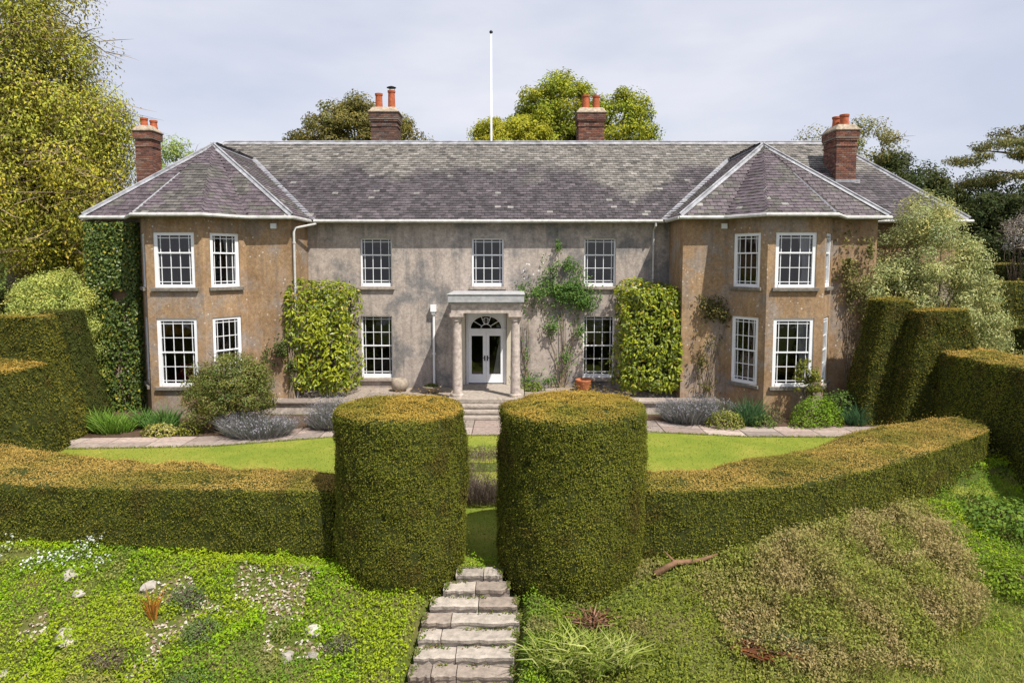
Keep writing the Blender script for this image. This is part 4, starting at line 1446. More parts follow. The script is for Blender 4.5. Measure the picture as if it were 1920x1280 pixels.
# ivy on the left wing
ivy = empty("ivy_climber", (-14.0, 24.1, -.75), "dense ivy with bare woody stems covering the left wing's side wall", "climber")
k = 24000
P = np.stack([rng.uniform(-14.85, -13.08, k), 24.15 - rng.random(k) ** 1.5 * .42, rng.uniform(-.75, 5.95, k)], 1)
thin = vnoise(P * np.array([1, .3, 1]), 1.5, 4)
keep = (thin > .34) | (P[:, 2] > 3.6) & (rng.random(k) < .85)
bare = (np.abs(P[:, 0] + 13.6) < .3 + .15 * np.sin(P[:, 2] * 2)) & (P[:, 2] < 3.2) & (rng.random(k) < .6)
P = P[keep & ~bare]
V, F = leaves(P, np.tile([.1, -1, .25], (len(P), 1)), .09, .08, .5, np.array([0, 0, -1]), .6)
foliage("foliage", [(V, F, palette(len(P), [(.075, .12, .025), (.10, .15, .03), (.16, .19, .03), (.30, .26, .03), (.055, .09, .022)], [3, 3, 2, .5, 2]))], "leaf_glossy", ivy)
k = 5200
P = np.stack([-14.82 - rng.random(k) ** 1.5 * .25, rng.uniform(24.2, 27, k), rng.uniform(-.75, 5.9, k)], 1)
V, F = leaves(P, np.tile([-1, -.1, .25], (k, 1)), .12, .11, .45, np.array([0, 0, -1]), .6)
foliage("foliage", [(V, F, palette(k, [(.045, .075, .018), (.06, .09, .02)]))], "leaf_glossy", ivy)
stems_mesh([wander((-13.6 + random.uniform(-.5, .4), 24.0, -.75), (-13.75 + random.uniform(-.6, .5), 24.0, random.uniform(2.2, 4.2)), 9, .1) for _ in range(16)], .035).build("stem", "vine_bark", ivy, smooth=True)

# evergreen magnolias trained on the wall: big single leaves
def magnolia(x0, x1, y0, y1, z0, z1, label):
    o = empty("wall_magnolia", ((x0 + x1) / 2, y1, -.37), label, "shrub", "clipped magnolias on the front wall")
    k = 4600
    u = rng.random((k, 3))
    faces = rng.choice(4, k, p=[.62, .14, .12, .12])
    P = np.zeros((k, 3)); N = np.zeros((k, 3))
    for i, (ax, val, nrm) in enumerate(((1, y0, (0, -1, .35)), (0, x0, (-1, -.3, .3)), (0, x1, (1, -.3, .3)), (2, z1, (0, -.2, 1)))):
        s = faces == i
        q = np.stack([x0 + u[s, 0] * (x1 - x0), y0 + u[s, 1] * (y1 - y0), z0 + u[s, 2] * (z1 - z0)], 1)
        q[:, ax] = val
        P[s] = q; N[s] = nrm
    # round the corners, bulge and ragged foot
    ctr = np.array([(x0 + x1) / 2, y1, (z0 + z1) / 2]); half = np.array([(x1 - x0) / 2, y1 - y0, (z1 - z0) / 2])
    rel = (P - ctr) / half
    rad = (np.abs(rel) ** 6).sum(1) ** (1 / 6)
    P = ctr + rel / rad[:, None] * half
    P += (vnoise(P, 1.3, 3)[:, None] - .5) * .36 * unit(N) + (vnoise(P, 2.7, 13)[:, None] - .5) * .26 * unit(N) - unit(N) * rng.random((k, 1)) ** 2 * .3
    keep = (P[:, 2] > z0 + .45 * vnoise(P, 2.1, 7)) & (vnoise(P, 3.2, 12) < .80)
    P, N = P[keep], N[keep]
    k = len(P)
    T = palette(k, [(.22, .27, .018), (.29, .32, .02), (.15, .20, .018), (.10, .135, .016), (.36, .28, .03)], [3, 2.5, 2, 1.5, .6], .2)
    order_ = np.argsort(P[:, 1])
    # the largest showing leaves one by one, the rest joined
    shared = {}
    for j in order_[:300]:
        ci = rng.integers(10)
        if ci not in shared:
            V1, F1 = leaf_long(.18, .075)
            q = MB(); q.add(V1, F1, tuple(palette(1, [(.24, .29, .018), (.31, .34, .02), (.16, .21, .018), (.36, .28, .03), (.11, .145, .016)], [3, 3, 2, .6, 1])[0]))
            shared[ci] = q.mesh("leaf", "leaf_glossy")
        lo = bpy.data.objects.new("leaf", shared[ci])
        link(lo, o)
        n_ = Vector(N[j] + rng.normal(0, .4, 3)).normalized()
        t = Vector((rng.normal(0, .7), rng.normal(0, .3) - .2, rng.normal(-.35, .6)))
        t = (t - n_ * t.dot(n_)).normalized()
        b2 = n_.cross(t)
        M = Matrix(((*b2, 0), (*t, 0), (*n_, 0), (0, 0, 0, 1))).transposed()
        M.translation = Vector(P[j])
        lo.matrix_basis = M
    rest = order_[300:]
    V, F = leaves(P[rest], unit(N[rest]), .17, .072, .42, np.array([0, -.2, -.35]), .75, .2)
    foliage("foliage", [(V, F, T[rest])], "leaf_glossy", o, kind="stuff")
    # dark twiggy inside
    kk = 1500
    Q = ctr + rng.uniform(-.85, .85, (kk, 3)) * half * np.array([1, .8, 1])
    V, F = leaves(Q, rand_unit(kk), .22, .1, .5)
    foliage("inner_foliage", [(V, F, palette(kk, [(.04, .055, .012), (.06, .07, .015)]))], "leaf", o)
    stems_mesh([wander((ctr[0] + random.uniform(-.15, .15), y1 - .25, -.37), (ctr[0] + random.uniform(-.9, .9), y1 - .35, z1 - .6), 6, .12) for _ in range(9)], .04).build("stem", "bark_dark", o, smooth=True)
def leaf_long(L, W):
    return ([(0, 0, 0), (-W * .42, L * .3, W * .16), (-W * .45, L * .62, W * .14), (0, L, -L * .1), (W * .45, L * .62, W * .14), (W * .42, L * .3, W * .16), (0, L * .3, 0), (0, L * .62, -.01)],
            [(0, 6, 1), (1, 6, 7, 2), (2, 7, 3), (0, 5, 6), (5, 4, 7, 6), (4, 3, 7)])
magnolia(-8.2, -5.72, 23.95, 26.15, -.3, 3.82, "box-clipped glossy magnolia beside the left wing")
magnolia(3.85, 6.2, 24.1, 26.15, -.3, 3.85, "box-clipped glossy magnolia beside the right wing")

def climber(name, base, blobs, n_, L, W, cols, stems, label, wts=None, y=YM, dep=.35, r0=.022, extra=None):
    o = empty(name, base, label, "climber")
    P = []
    tot = sum(b_[4] for b_ in blobs)
    for cx, cz, rx, rz, w in blobs:
        k = int(n_ * w / tot)
        a = rng.random(k) * 2 * math.pi
        r_ = np.minimum(np.abs(rng.normal(0, .55, k)), 1.35)
        P.append(np.stack([cx + np.cos(a) * r_ * rx, y - .04 - rng.random(k) * dep * np.maximum(.15, 1 - .6 * r_ ** 2), cz + np.sin(a) * r_ * rz], 1))
    P = np.concatenate(P)
    P = P[vnoise(P, 3.0, 5) > .33]
    V, F = leaves(P, np.tile([.1, -.9, .5], (len(P), 1)), L, W, .55, np.array([0, -.1, -.6]), .7)
    parts = [(V, F, palette(len(P), cols, wts, .25))]
    if extra: parts += extra
    foliage("foliage", parts, "leaf", o)
    stems_mesh(stems, r0).build("stem", "vine_bark", o, smooth=True)
    return o
G1 = [(.09, .18, .04), (.12, .22, .045), (.07, .14, .035), (.16, .25, .055)]
yy = YM - .08
flw = []
Pf = np.array([(.55, yy - .1, 4.35), (.62, yy - .1, 4.5), (.8, yy - .2, 4.1), (1.1, yy - .2, 4.45), (.5, yy - .15, 3.9), (.45, yy - .2, 4.15), (1.0, yy - .25, 4.2), (1.4, yy - .25, 4.75)]).repeat(3, 0)
Vf, Ff = leaves(Pf + rng.normal(0, .025, Pf.shape), np.tile([0, -1, .3], (len(Pf), 1)), .07, .06, .6)
climber("climbing_rose", (1.9, yy, -.37), [(2.0, 3.5, 1.15, .75, 3), (1.9, 4.4, .62, .5, 1.4), (2.75, 3.05, .6, .5, .9), (1.0, 3.35, .5, .5, .5), (1.55, 2.1, .42, .5, .3), (2.6, 1.9, .3, .6, .2), (2.1, .9, .45, .7, .2), (.5, 2.7, .16, .7, .12), (.55, 1.0, .18, .8, .06), (.6, .1, .5, .3, .2), (1.4, .05, .6, .35, .2), (1.75, 5.15, .16, .42, .12), (.35, 3.3, .2, .5, .3)],
        7800, .085, .05, G1,
        [wander((1.95 + random.uniform(-.1, .1), yy, -.37), (b_[0], yy, b_[1]), 7, .09) for b_ in [(2.0, 3.6), (1.4, 2.6), (2.7, 3.0), (1.2, 3.2), (1.85, 5.2), (2.4, 2.4), (1.6, 3.5), (1.75, 4.9), (2.9, 2.0), (2.5, 3.6)]] +
        [wander((.55 + random.uniform(-.06, .06), yy, -.3), (.5 + random.uniform(-.2, .2), yy, random.uniform(1.5, 3.2)), 7, .07) for _ in range(5)],
        "tall climbing rose with a bushy green head right of the porch", extra=[(Vf, Ff, np.full((len(Ff), 3), .72))])
yw = YW - .06
climber("wall_climber", (6.95, yw, -.75), [(7.1, 2.9, .55, .5, 1.2), (6.65, 3.15, .3, .3, .3), (7.45, 2.6, .3, .5, .5), (7.0, 2.0, .5, .6, .6), (6.75, 1.0, .35, .9, .3), (6.95, .1, .4, .6, .2)],
        1500, .10, .06, [(.10, .10, .03), (.14, .12, .035), (.07, .08, .025), (.17, .13, .05)],
        [wander((6.95 + random.uniform(-.15, .15), yw, -.75), (6.95 + random.uniform(-.55, .6), yw, random.uniform(1.2, 3.2)), 7, .1) for _ in range(12)],
        "sparse brown-stemmed climber on the right wing beside the magnolia", y=YW, r0=.018)
climber("wall_climber", (12.0, yw, -.75), [(11.75, 4.6, .4, 1.1, 1.0), (12.45, 5.0, .32, .6, .6), (12.1, 3.6, .5, .9, .8), (12.5, 2.6, .4, .8, .5)],
        1500, .11, .065, [(.20, .19, .06), (.15, .15, .045), (.25, .22, .08), (.11, .12, .035)],
        [wander((12.0 + random.uniform(-.3, .4), yw, -.75), (12.0 + random.uniform(-.45, .7), yw, random.uniform(3.2, 5.6)), 8, .1) for _ in range(12)],
        "yellowing climber on the far corner of the right wing", y=YW, r0=.018)
climber("wall_climber", (-7.75, 24.1, -.75), [(-8.15, 1.5, .5, .4, .8), (-8.6, 1.2, .35, .35, .5), (-7.85, .9, .2, .7, .3)],
        700, .10, .06, [(.06, .09, .025), (.08, .11, .03), (.10, .10, .03)],
        [wander((-7.85 + random.uniform(-.08, .08), 24.12, -.75), (-7.85 + random.uniform(-.1, .08), 24.12, random.uniform(1.6, 3.2)), 8, .06) for _ in range(7)],
        "dry climber stems at the corner of the left wing", y=YW, r0=.03)

# ------------------------------------------------------------------ border plants
shrub("border_bush", (-8.9, 21.2, -.75), [(-8.9, 21.2, .55, 1.25, .95, 1.1, 1), (-9.5, 21.1, .2, .75, .8, .9, .5), (-8.2, 21.3, .4, .65, .7, .9, .5)], 260, .28, 120, .066, .033,
      [(.16, .20, .045), (.20, .23, .05), (.12, .15, .035), (.25, .26, .075), (.18, .15, .05)], "tall loose green bush in front of the left bay", trunk_r=.05, stems=26, clump_var=.3, inner=.4, twigs=500, twcol=(.14, .10, .06))
def tuft(name, base, r, h, n_, cols, label, cat="plant", group=None, width=.012, spread=.7, heads=None, hc=None, mat="leaf", bend=.35, lean=(0, 0, 0)):
    """clump of upright blades with optional flower heads"""
    o = empty(name, base, label, cat, group)
    a = rng.random(n_) * 2 * math.pi
    rr = rng.random(n_) ** .5
    P = np.stack([base[0] + np.cos(a) * rr * r * .75, base[1] + np.sin(a) * rr * r * .55, np.full(n_, base[2])], 1)
    D = unit(np.stack([np.cos(a) * rr * spread, np.sin(a) * rr * spread, np.ones(n_)], 1) + np.array(lean) + rng.normal(0, .12, (n_, 3)))
    hh = h * (1.05 - .35 * rr) * (.3 + 1.3 * vnoise(P * np.array([1, 1, 0]), 2.6 / max(r, .3), 19))
    V, F = blades(P, D, hh, width, bend)
    foliage("foliage", [(V, F, np.repeat(palette(n_, cols, None, .25), 2, 0))], mat, o)
    if heads:
        idx = rng.choice(n_, heads)
        Q = P[idx] + D[idx] * hh[idx, None] * rng.uniform(.8, 1.05, (heads, 1))
        V, F = leaves(Q, D[idx], .06, .03, .9, np.array([0, 0, 1]), .5)
        foliage("flower_heads", [(V, F, palette(heads, hc, None, .25))], "leaf", o, kind="stuff")
    return o
LAV = [(.20, .20, .185), (.24, .235, .225), (.15, .165, .125), (.27, .255, .275)]
LH = [(.29, .28, .33), (.26, .25, .29), (.34, .32, .35)]
LG = "grey lavender clumps along the path"
tuft("lavender_bush", (-7.75, 20.55, -.75), 1.15, .72, 2600, LAV, "grey lavender bush in front of the left bay's green bush", "shrub", LG, .013, .9, 900, LH, bend=.3)
tuft("lavender_bush", (-5.75, 21.5, -.75), .85, .85, 2000, LAV, "grey lavender bush beside the left yew drum", "shrub", LG, .013, .8, 700, LH, bend=.3)
tuft("lavender_bush", (5.85, 22.3, -.75), .95, .85, 2600, LAV, "grey lavender bush below the right magnolia", "shrub", LG, .013, .8, 900, LH, bend=.3)
tuft("lavender_bush", (7.2, 22.7, -.75), .75, .75, 1800, [(.15, .16, .11), (.19, .20, .14), (.11, .13, .08)], "greener lavender bush against the right bay's shaded face", "shrub", LG, .013, .8, 500, LH, bend=.3)
IG = [(.15, .28, .03), (.19, .33, .045), (.12, .23, .03), (.23, .35, .07)]
tuft("iris_clump", (-12.45, 21.0, -.75), .75, .72, 800, IG, "bright green strap-leaved clump below the ivy", "plant", None, .03, .6)
tuft("iris_clump", (-11.3, 21.5, -.75), .7, .75, 700, [(.11, .21, .05), (.14, .26, .06)], "bluish strap-leaved clump below the left bay window", "plant", None, .03, .5)
tuft("iris_clump", (7.75, 21.9, -.75), .5, .8, 500, [(.06, .13, .05), (.08, .16, .06)], "upright dark green strap-leaved clump below the right bay", "plant", None, .03, .5)
tuft("iris_clump", (11.2, 21.9, -.75), .4, .7, 400, [(.06, .13, .06), (.08, .16, .07)], "blue-green grassy clump at the foot of the right buttress", "plant", None, .02, .5)
def mound(name, base, rx, ry, h, n_, L, W, cols, label, wts=None, cat="plant", group=None, mat="leaf"):
    o = empty(name, base, label, cat, group)
    d_ = rand_unit(n_ * 2)
    d_ = d_[d_[:, 2] > -.1][:n_]
    P = np.array(base) + d_ * np.array([rx, ry, h]) * rng.uniform(.72, 1.0, (len(d_), 1))
    P += unit(d_) * (vnoise(P, 3, 3)[:, None] - .5) * .3 * h
    V, F = leaves(P, d_ + np.array([0, 0, .3]), L, W, .6)
    foliage("foliage", [(V, F, palette(len(d_), cols, wts, .25))], mat, o)
    q = rng.integers(0, len(P), 60)
    stems_mesh([[tuple(np.array(base) + rng.normal(0, .05, 3) * np.array([1, 1, 0])), tuple(P[j])] for j in q], .012).build("stem", "bark", o)
    return o
mound("variegated_plant", (-10.75, 20.55, -.75), .62, .4, .42, 700, .1, .06, [(.40, .36, .10), (.34, .32, .07), (.16, .20, .03), (.48, .44, .2)], "cream-variegated low plant at the path edge below the left bay", None)
mound("variegated_plant", (-9.95, 20.7, -.75), .4, .35, .4, 420, .08, .045, [(.22, .24, .03), (.28, .28, .04), (.14, .18, .03)], "small yellow-green plant between the cream plant and the green bush")
mound("variegated_plant", (6.85, 21.55, -.75), .62, .42, .62, 1100, .075, .04, [(.30, .31, .06), (.24, .28, .05), (.36, .34, .10), (.17, .21, .04)], "yellow-variegated bushy plant at the path edge by the right lavender")
mound("green_mound", (8.1, 21.65, -.75), .5, .35, .45, 600, .07, .04, [(.13, .19, .04), (.17, .23, .06)], "soft grey-green low plant left of the lime mound")
mound("green_mound", (9.9, 21.85, -.75), .88, .6, 1.0, 2600, .075, .036, [(.17, .29, .02), (.14, .25, .02), (.21, .32, .03)], "rounded lime-green mound below the right bay")
mound("green_mound", (9.3, 21.5, -.75), .42, .3, .45, 500, .07, .036, [(.20, .29, .03), (.16, .25, .025)], "small lime plant tucked left against the lime mound")
mound("green_mound", (11.0, 22.6, -.75), .72, .5, 1.15, 1400, .1, .06, [(.07, .12, .025), (.09, .15, .03), (.13, .19, .05)], "darker leafy shrub at the right bay's outer corner", None, "shrub")
mound("green_mound", (8.6, 22.3, -.75), .5, .4, .6, 500, .07, .03, [(.12, .10, .05), (.14, .14, .05), (.10, .12, .04)], "brownish fine-leaved plant against the right bay's foot")
shrub("border_bush", (9.75, 22.3, -.75), [(9.7, 22.3, .75, .4, .3, .65, 1), (10.0, 22.3, .4, .4, .3, .5, .6)], 42, .15, 34, .085, .045,
      [(.17, .19, .03), (.21, .22, .04), (.13, .15, .03)], "thin sprigged shrub in front of the right bay's lower window", trunk_r=.025, stems=16)
# the gap: box edging above the drop and dry lavender below
mound("box_edging", (-.75, 18.4, -.75), 1.3, .42, .26, 2200, .045, .028, [(.24, .27, .05), (.19, .23, .04), (.29, .30, .08)], "low box edging seen through the gap between the drums", None, "hedge")
tuft("dry_lavender", (-.8, 17.35, -1.5), 1.5, 1.0, 3600, [(.19, .145, .12), (.23, .18, .15), (.14, .105, .085)], "dry brown lavender seen through the gap between the drums", "shrub", None, .012, .35, 700, [(.26, .2, .17)], bend=.25)

# pots and small things on the terrace
def pot(name, c, prof, mat, label, plant=None):
    m_ = MB(); m_.lathe(prof, c, 24)
    o = m_.build(name, mat, None, True, label=label, cat="pot")
    return o
pot("terracotta_pot", (2.72, 25.55, -.30), [(.22, 0), (.27, .12), (.3, .3), (.33, .38), (.34, .44), (.28, .44), (.26, .3)], "terracotta", "round terracotta pot below the right lower window")
pot("stone_urn", (-4.25, 25.55, -.30), [(.2, 0), (.3, .12), (.33, .28), (.28, .42), (.24, .46), (.18, .46), (.17, .3)], "stone_pot", "rounded brown pot below the left lower window")
pot("bowl_planter", (-2.98, 25.1, -.30), [(.14, 0), (.12, .08), (.26, .16), (.36, .24), (.37, .27), (.32, .27), (.28, .2)], "stone_pot", "shallow stone bowl planter left of the porch")
mound("potted_plant", (-2.98, 25.1, -.08), .3, .28, .16, 300, .06, .04, [(.14, .18, .04), (.18, .22, .05)], "low green plant growing in the stone bowl")
mound("green_mound", (.75, 25.6, -.35), .55, .35, .45, 420, .09, .06, [(.16, .21, .03), (.20, .25, .04), (.11, .16, .03)], "yellowish leafy plant at the foot of the right porch column")
m_ = MB()
m_.box(4.12, 4.27, 21.92, 22.0, -.76, -.02)
m_.box(4.1, 4.29, 21.9, 22.02, -.02, .04)
m_.add([(4.1, 21.9, .04), (4.29, 21.9, .04), (4.29, 22.02, .04), (4.1, 22.02, .04), (4.14, 21.96, .12), (4.25, 21.96, .12)], [(0, 1, 5, 4), (2, 3, 4, 5), (1, 2, 5), (3, 0, 4)])
m_.build("wooden_post", "weathered_wood", None, label="short weathered wooden post beside the right yew drum", cat="post")
# armchair glimpsed through the lower left bay window
ac = empty("armchair", (-11.55, 23.9, -.28), "crimson armchair glimpsed through the lower left bay window", "armchair")
for nm, bx in (("seat", (-11.85, -11.2, 23.6, 24.2, -.05, .35)), ("backrest", (-11.85, -11.2, 24.1, 24.3, .35, .95)), ("armrest", (-11.97, -11.85, 23.6, 24.2, -.1, .6)), ("armrest", (-11.2, -11.08, 23.6, 24.2, -.1, .6))):
    m_ = MB(); m_.box(*bx)
    bevel(m_.build(nm, "crimson", ac), .05, 3)
for xx in (-11.9, -11.15):
    for y_ in (23.65, 24.2):
        m_ = MB(); m_.box(xx - .03, xx + .03, y_ - .03, y_ + .03, -.28, -.1)
        m_.build("leg", "wood_brown", ac)

# ------------------------------------------------------------------ garden steps
gs = empty("garden_steps", (-1, 11.8, -2.9), "worn pale stone steps descending between the two drums", "steps")
for s in range(STEP_N):
    y1 = STEP_Y - TREAD * s
    y0 = y1 - TREAD
    zt = STEP_Z - RISE * s
    cx = step_x((y0 + y1) / 2)
    half = [.46, .64, .82, .90, .88, .88, .90, .92, .95][s]
    cuts = None
    while cuts is None or min(b2 - a2 for a2, b2 in zip(cuts, cuts[1:])) < .3: cuts = [-half] + sorted(random.uniform(-.65, .65) * half for _ in range(random.choice([1, 1, 1, 2]))) + [half]
    for a, b_ in zip(cuts, cuts[1:]):
        m_ = MB()
        nx_ = 9
        zj, yj = random.uniform(-.01, .01), random.uniform(-.012, .012)
        pale = random.random()
        tint = tuple(np.array((.34, .30, .26) if pale > .5 else (.235, .195, .165)) * random.uniform(.8, 1.15))
        xs = np.linspace(a + .008, b_ - .008, nx_) + cx
        top_f, top_b, bot_f, bot_b, low_f = [], [], [], [], []
        vs_ = []
        for x_ in xs:
            e_ = random.uniform(-.026, .026)
            n0 = random.uniform(-.014, .010)
            vs_ += [(x_, y1 + .05, zt + zj - .01), (x_, y0 + .03 + e_, zt + zj + n0), (x_, y0 + yj + e_, zt + zj - .025), (x_, y0 + yj + .012 + e_, zt - .085 + n0), (x_, y0 + .05, zt - .10), (x_, y0 + .06, zt - .26)]
        fs_ = []
        for i in range(nx_ - 1):
            for j in range(5):
                fs_.append((i * 6 + j, (i + 1) * 6 + j, (i + 1) * 6 + j + 1, i * 6 + j + 1))
        fs_.append(tuple(range(6)))
        fs_.append(tuple((nx_ - 1) * 6 + j for j in range(6))[::-1])
        fs_ = [f_[::-1] for f_ in fs_]
        m_.add(vs_, fs_, tint)
        m_.build("stone", "stone", gs)

# ------------------------------------------------------------------ grass and bank cover
def on_ground(k, x0, x1, y0, y1):
    X = rng.uniform(x0, x1, k); Y = rng.uniform(y0, y1, k)
    return np.stack([X, Y, terrain(X, Y)], 1)
def off_steps(P, w=.98):
    return ~((np.abs(P[:, 0] - step_x(P[:, 1])) < w - .35 * np.clip((P[:, 1] - 12.3) / .8, 0, 1)) & (P[:, 1] < 13.2) & (P[:, 1] > 10))
def bankmask(P):
    return interp(P[:, 0], YB) - P[:, 1]
UPV = np.array([0, 0, 1.0])
# mown lawn
P = on_ground(20000, -12.8, 12.2, 16.4, 21.0)
P = P[(P[:, 1] < interp(P[:, 0], PF) - .02) & ((P[:, 1] > 17.2) | (np.abs(P[:, 0] + .7) > 1.7))]
P2 = on_ground(3500, -1.6, .6, 13.15, 17.1)
P = np.concatenate([P, P2])
V, F = blades(P, unit(np.tile(UPV, (len(P), 1)) + rng.normal(0, .3, (len(P), 3))), .045, .012, .4)
gn = vnoise(P, .8, 2)[:, None]
gm = np.sin(P[:, 0:1] * 5.2 + np.sin(P[:, 1:2]) * .3)
T = palette(len(P), [(.175, .225, .026), (.215, .25, .034), (.135, .19, .022), (.28, .265, .06)]) * (.72 + .5 * gn + .07 * gm)
foliage("lawn_grass", [(V, F, np.repeat(T, 2, 0))], "leaf", None, kind="stuff")

# leafy ground cover on the bank
P = on_ground(235000, -12.0, 14.0, 10.4, 18.2)
d = bankmask(P)
P = P[(d > -.9) & off_steps(P)]
d = bankmask(P)
# keep what is near enough to be seen
cov = vnoise(P, .9, 21) * .55 + vnoise(P, 2.6, 22) * .45
left = P[:, 0] < -.8
chalk = left & (P[:, 0] < -2.6) & (d > .1) & (d < 1.9) & (cov > .60)
keep = ~chalk | (rng.random(len(P)) < .12)
right_low = (P[:, 0] + (cov - .5) * 3 > 6.3) & (d > 2.35 + (cov - .5) * 2)
keep &= ~(right_low & (rng.random(len(P)) < .88))
P = P[keep]; left = left[keep]; d = d[keep]
k = len(P)
h = .015 + .30 * vnoise(P, 2.6, 23) ** 2.4 + .12 * vnoise(P, 7, 24) + .05 * rng.random(k)
P[:, 2] += h * rng.uniform(.2, 1, k)
hue = vnoise(P, .75, 31) * .6 + vnoise(P, 2.2, 33) * .4
T = palette(k, [(.21, .37, .012), (.27, .42, .015), (.165, .30, .014), (.35, .44, .02)], [3, 3, 2, 1.5], .22)
lime = np.clip((hue - .53) * 9, 0, 1)[:, None]
T = T * (1 - lime * .45) + np.array([.38, .41, .02]) * lime * .45
dull = np.clip((.45 - hue) * 9, 0, 1)[:, None]
T = T * (1 - dull * .6) + np.array([.10, .17, .04]) * dull * .6
rt = np.clip((P[:, 0] - .2) / 1.2, 0, 1)[:, None] * np.clip((10.5 - P[:, 0]) / 2, 0, 1)[:, None]
T = T * (1 - rt * .8) + np.array([.19, .205, .035]) * rng.uniform(.55, 1.4, (k, 1)) * rt * .8
br = np.clip((vnoise(P, 1.9, 41) - .72) * 8, 0, 1)[:, None] * .6
T = T * (1 - br) + np.array([.30, .22, .12]) * rng.uniform(.6, 1.3, (k, 1)) * br
V, F = leaves(P, np.tile([.1, -.35, 1.0], (k, 1)), .038 + .045 * vnoise(P, 1.7, 25) ** 1.5, .027, .7)
foliage("ground_cover", [(V, F, np.clip(T, 0, 1))], "leaf", None, kind="stuff")

# taller grass tufts over the bank and the rough grass at its foot
P = np.concatenate([on_ground(34000, -12.0, 13, 10.4, 17.5), on_ground(18000, 5.5, 11.5, 10.8, 14.5)])
d = bankmask(P)
P = P[(d > -.3) & off_steps(P) & ((vnoise(P, 1.2, 51) > .5) | (d > 2.3))]
d = bankmask(P)
k = len(P)
T = palette(k, [(.23, .31, .04), (.28, .34, .055), (.35, .34, .09), (.17, .26, .035)])
dry = ((P[:, 0] > 5.8) & (bankmask(P) > 2.1))[:, None] * rng.uniform(0, .8, (k, 1))
T = T * (1 - dry) + np.array([.44, .41, .12]) * dry
V, F = blades(P, unit(np.tile(UPV, (k, 1)) + rng.normal(0, .35, (k, 3))), .13, .012, .6)
foliage("rough_grass", [(V, F, np.repeat(T, 2, 0))], "leaf", None, kind="stuff")

# heather covering the right bank
hb = empty("heather_bank", (6.6, 13.2, -2.2), "wide mass of brown-pink heather on the right bank below the hedge", "heather")
k = 36000
X = rng.uniform(3.2, 10.8, k); Y = rng.uniform(9.8, 15.6, k)
P = np.stack([X, Y, terrain(X, Y)], 1)
d = bankmask(P)
ed = (vnoise(P, 1.1, 91) - .5) * 1.3
shape = (d > -.15) & (d < 2.9 + ed) & (P[:, 0] > 3.7 + .28 * np.clip(d, 0, 3) + ed) & (P[:, 0] < 10.0 - .3 * np.abs(d - 1.2) + ed * .7)
P = P[shape]; d = d[shape]
edge = np.clip(np.minimum((d + .25) / .5, (3.3 - d) / 1.1), .12, 1) * np.clip((P[:, 0] - 3.8) / 1.2, .15, 1) * np.clip((10.6 - P[:, 0]) / .8, .2, 1)
hgt = edge * .85 * (.06 + .40 * vnoise(P, 1.0, 61) + .55 * vnoise(P, 2.4, 62) ** 1.5)
kk = len(P)
V, F = blades(P, unit(np.tile(UPV, (kk, 1)) + np.array([.05, -.12, 0]) + rng.normal(0, .28, (kk, 3))), hgt * .95 + .04, .012, .35)
T1 = palette(kk, [(.34, .28, .12), (.40, .32, .15), (.26, .24, .08), (.26, .28, .07)])
Q = P + np.array([0, 0, 1]) * (hgt * rng.uniform(.55, 1.12, kk))[:, None] + rng.normal(0, .05, (kk, 3))
V2, F2 = leaves(np.repeat(Q, 3, 0) + rng.normal(0, .04, (3 * kk, 3)), np.tile([.1, -.5, .8], (3 * kk, 1)), .06, .028, .8, UPV, .6)
hn = (vnoise(Q, 1.4, 71) * .6 + vnoise(Q, 3.5, 72) * .4)
pk = np.clip((hn - .40) * 3.2, 0, .85)[:, None]
T2 = palette(kk, [(.25, .28, .05), (.29, .29, .065), (.20, .25, .04)]) * (1 - pk) + palette(kk, [(.37, .275, .13), (.32, .25, .11), (.42, .325, .17)]) * pk
foliage("stems", [(V, F, np.repeat(T1, 2, 0))], "leaf", hb, kind="stuff")
foliage("flowering_tips", [(V2, F2, np.repeat(T2, 3, 0))], "leaf", hb, kind="stuff")

# chalk stones lying in the left bank
def stone(x_, y_, s, label, tint):
    s = s * .72
    P0 = rand_unit(26)
    bm_v = []
    import bmesh
    bm = bmesh.new()
    sc = np.array([1.25, .9, .6]) * s
    for p in P0:
        bm.verts.new(tuple(p * sc * rng.uniform(.75, 1.1)))
    bmesh.ops.convex_hull(bm, input=bm.verts)
    for v_ in [v_ for v_ in bm.verts if not v_.link_faces]:
        bm.verts.remove(v_)
    me = bpy.data.meshes.new("chalk_stone")
    bm.to_mesh(me); bm.free()
    me.materials.append(MATS["stone"])
    a = me.attributes.new("tint", 'FLOAT_COLOR', 'FACE')
    a.data.foreach_set("color", np.tile(np.array([*tint, 1], dtype=np.float32), len(me.polygons)))
    o = bpy.data.objects.new("chalk_stone", me)
    link(o, None, label, "stone", "pale stones in the left bank")
    o.location = (x_, y_, float(terrain(np.array([x_]), np.array([y_]))[0]) + s * .10)
    o.rotation_euler = (R(-20), 0, rng.uniform(0, 6))
ST = (.36, .325, .29)
for (x_, y_, s, lab) in [(-9.9, 12.1, .26, "pale chalk stone at the left edge of the picture"),
                         (-8.55, 12.75, .24, "uppermost chalk stone below the white flowers"),
                         (-8.2, 12.45, .18, "narrow chalk stone just below the uppermost one"),
                         (-8.05, 11.75, .25, "largest chalk stone midway down the left bank"),
                         (-7.85, 11.55, .2, "chalk stone touching the largest one's lower side"),
                         (-7.0, 12.7, .2, "upright chalk stone close under the left hedge"),
                         (-8.75, 11.2, .16, "small chalk stone in the lower left bank"),
                         (-3.55, 11.75, .22, "grey stone in the bare patch left of the steps"),
                         (-3.9, 11.25, .2, "flat pale stone low in the bare patch left of the steps"),
                         (-3.45, 11.35, .15, "small pinkish stone low in the bare patch left of the steps")]:
    stone(x_, y_, s, lab, tuple(np.array(ST) * random.uniform(.8, 1.1)))
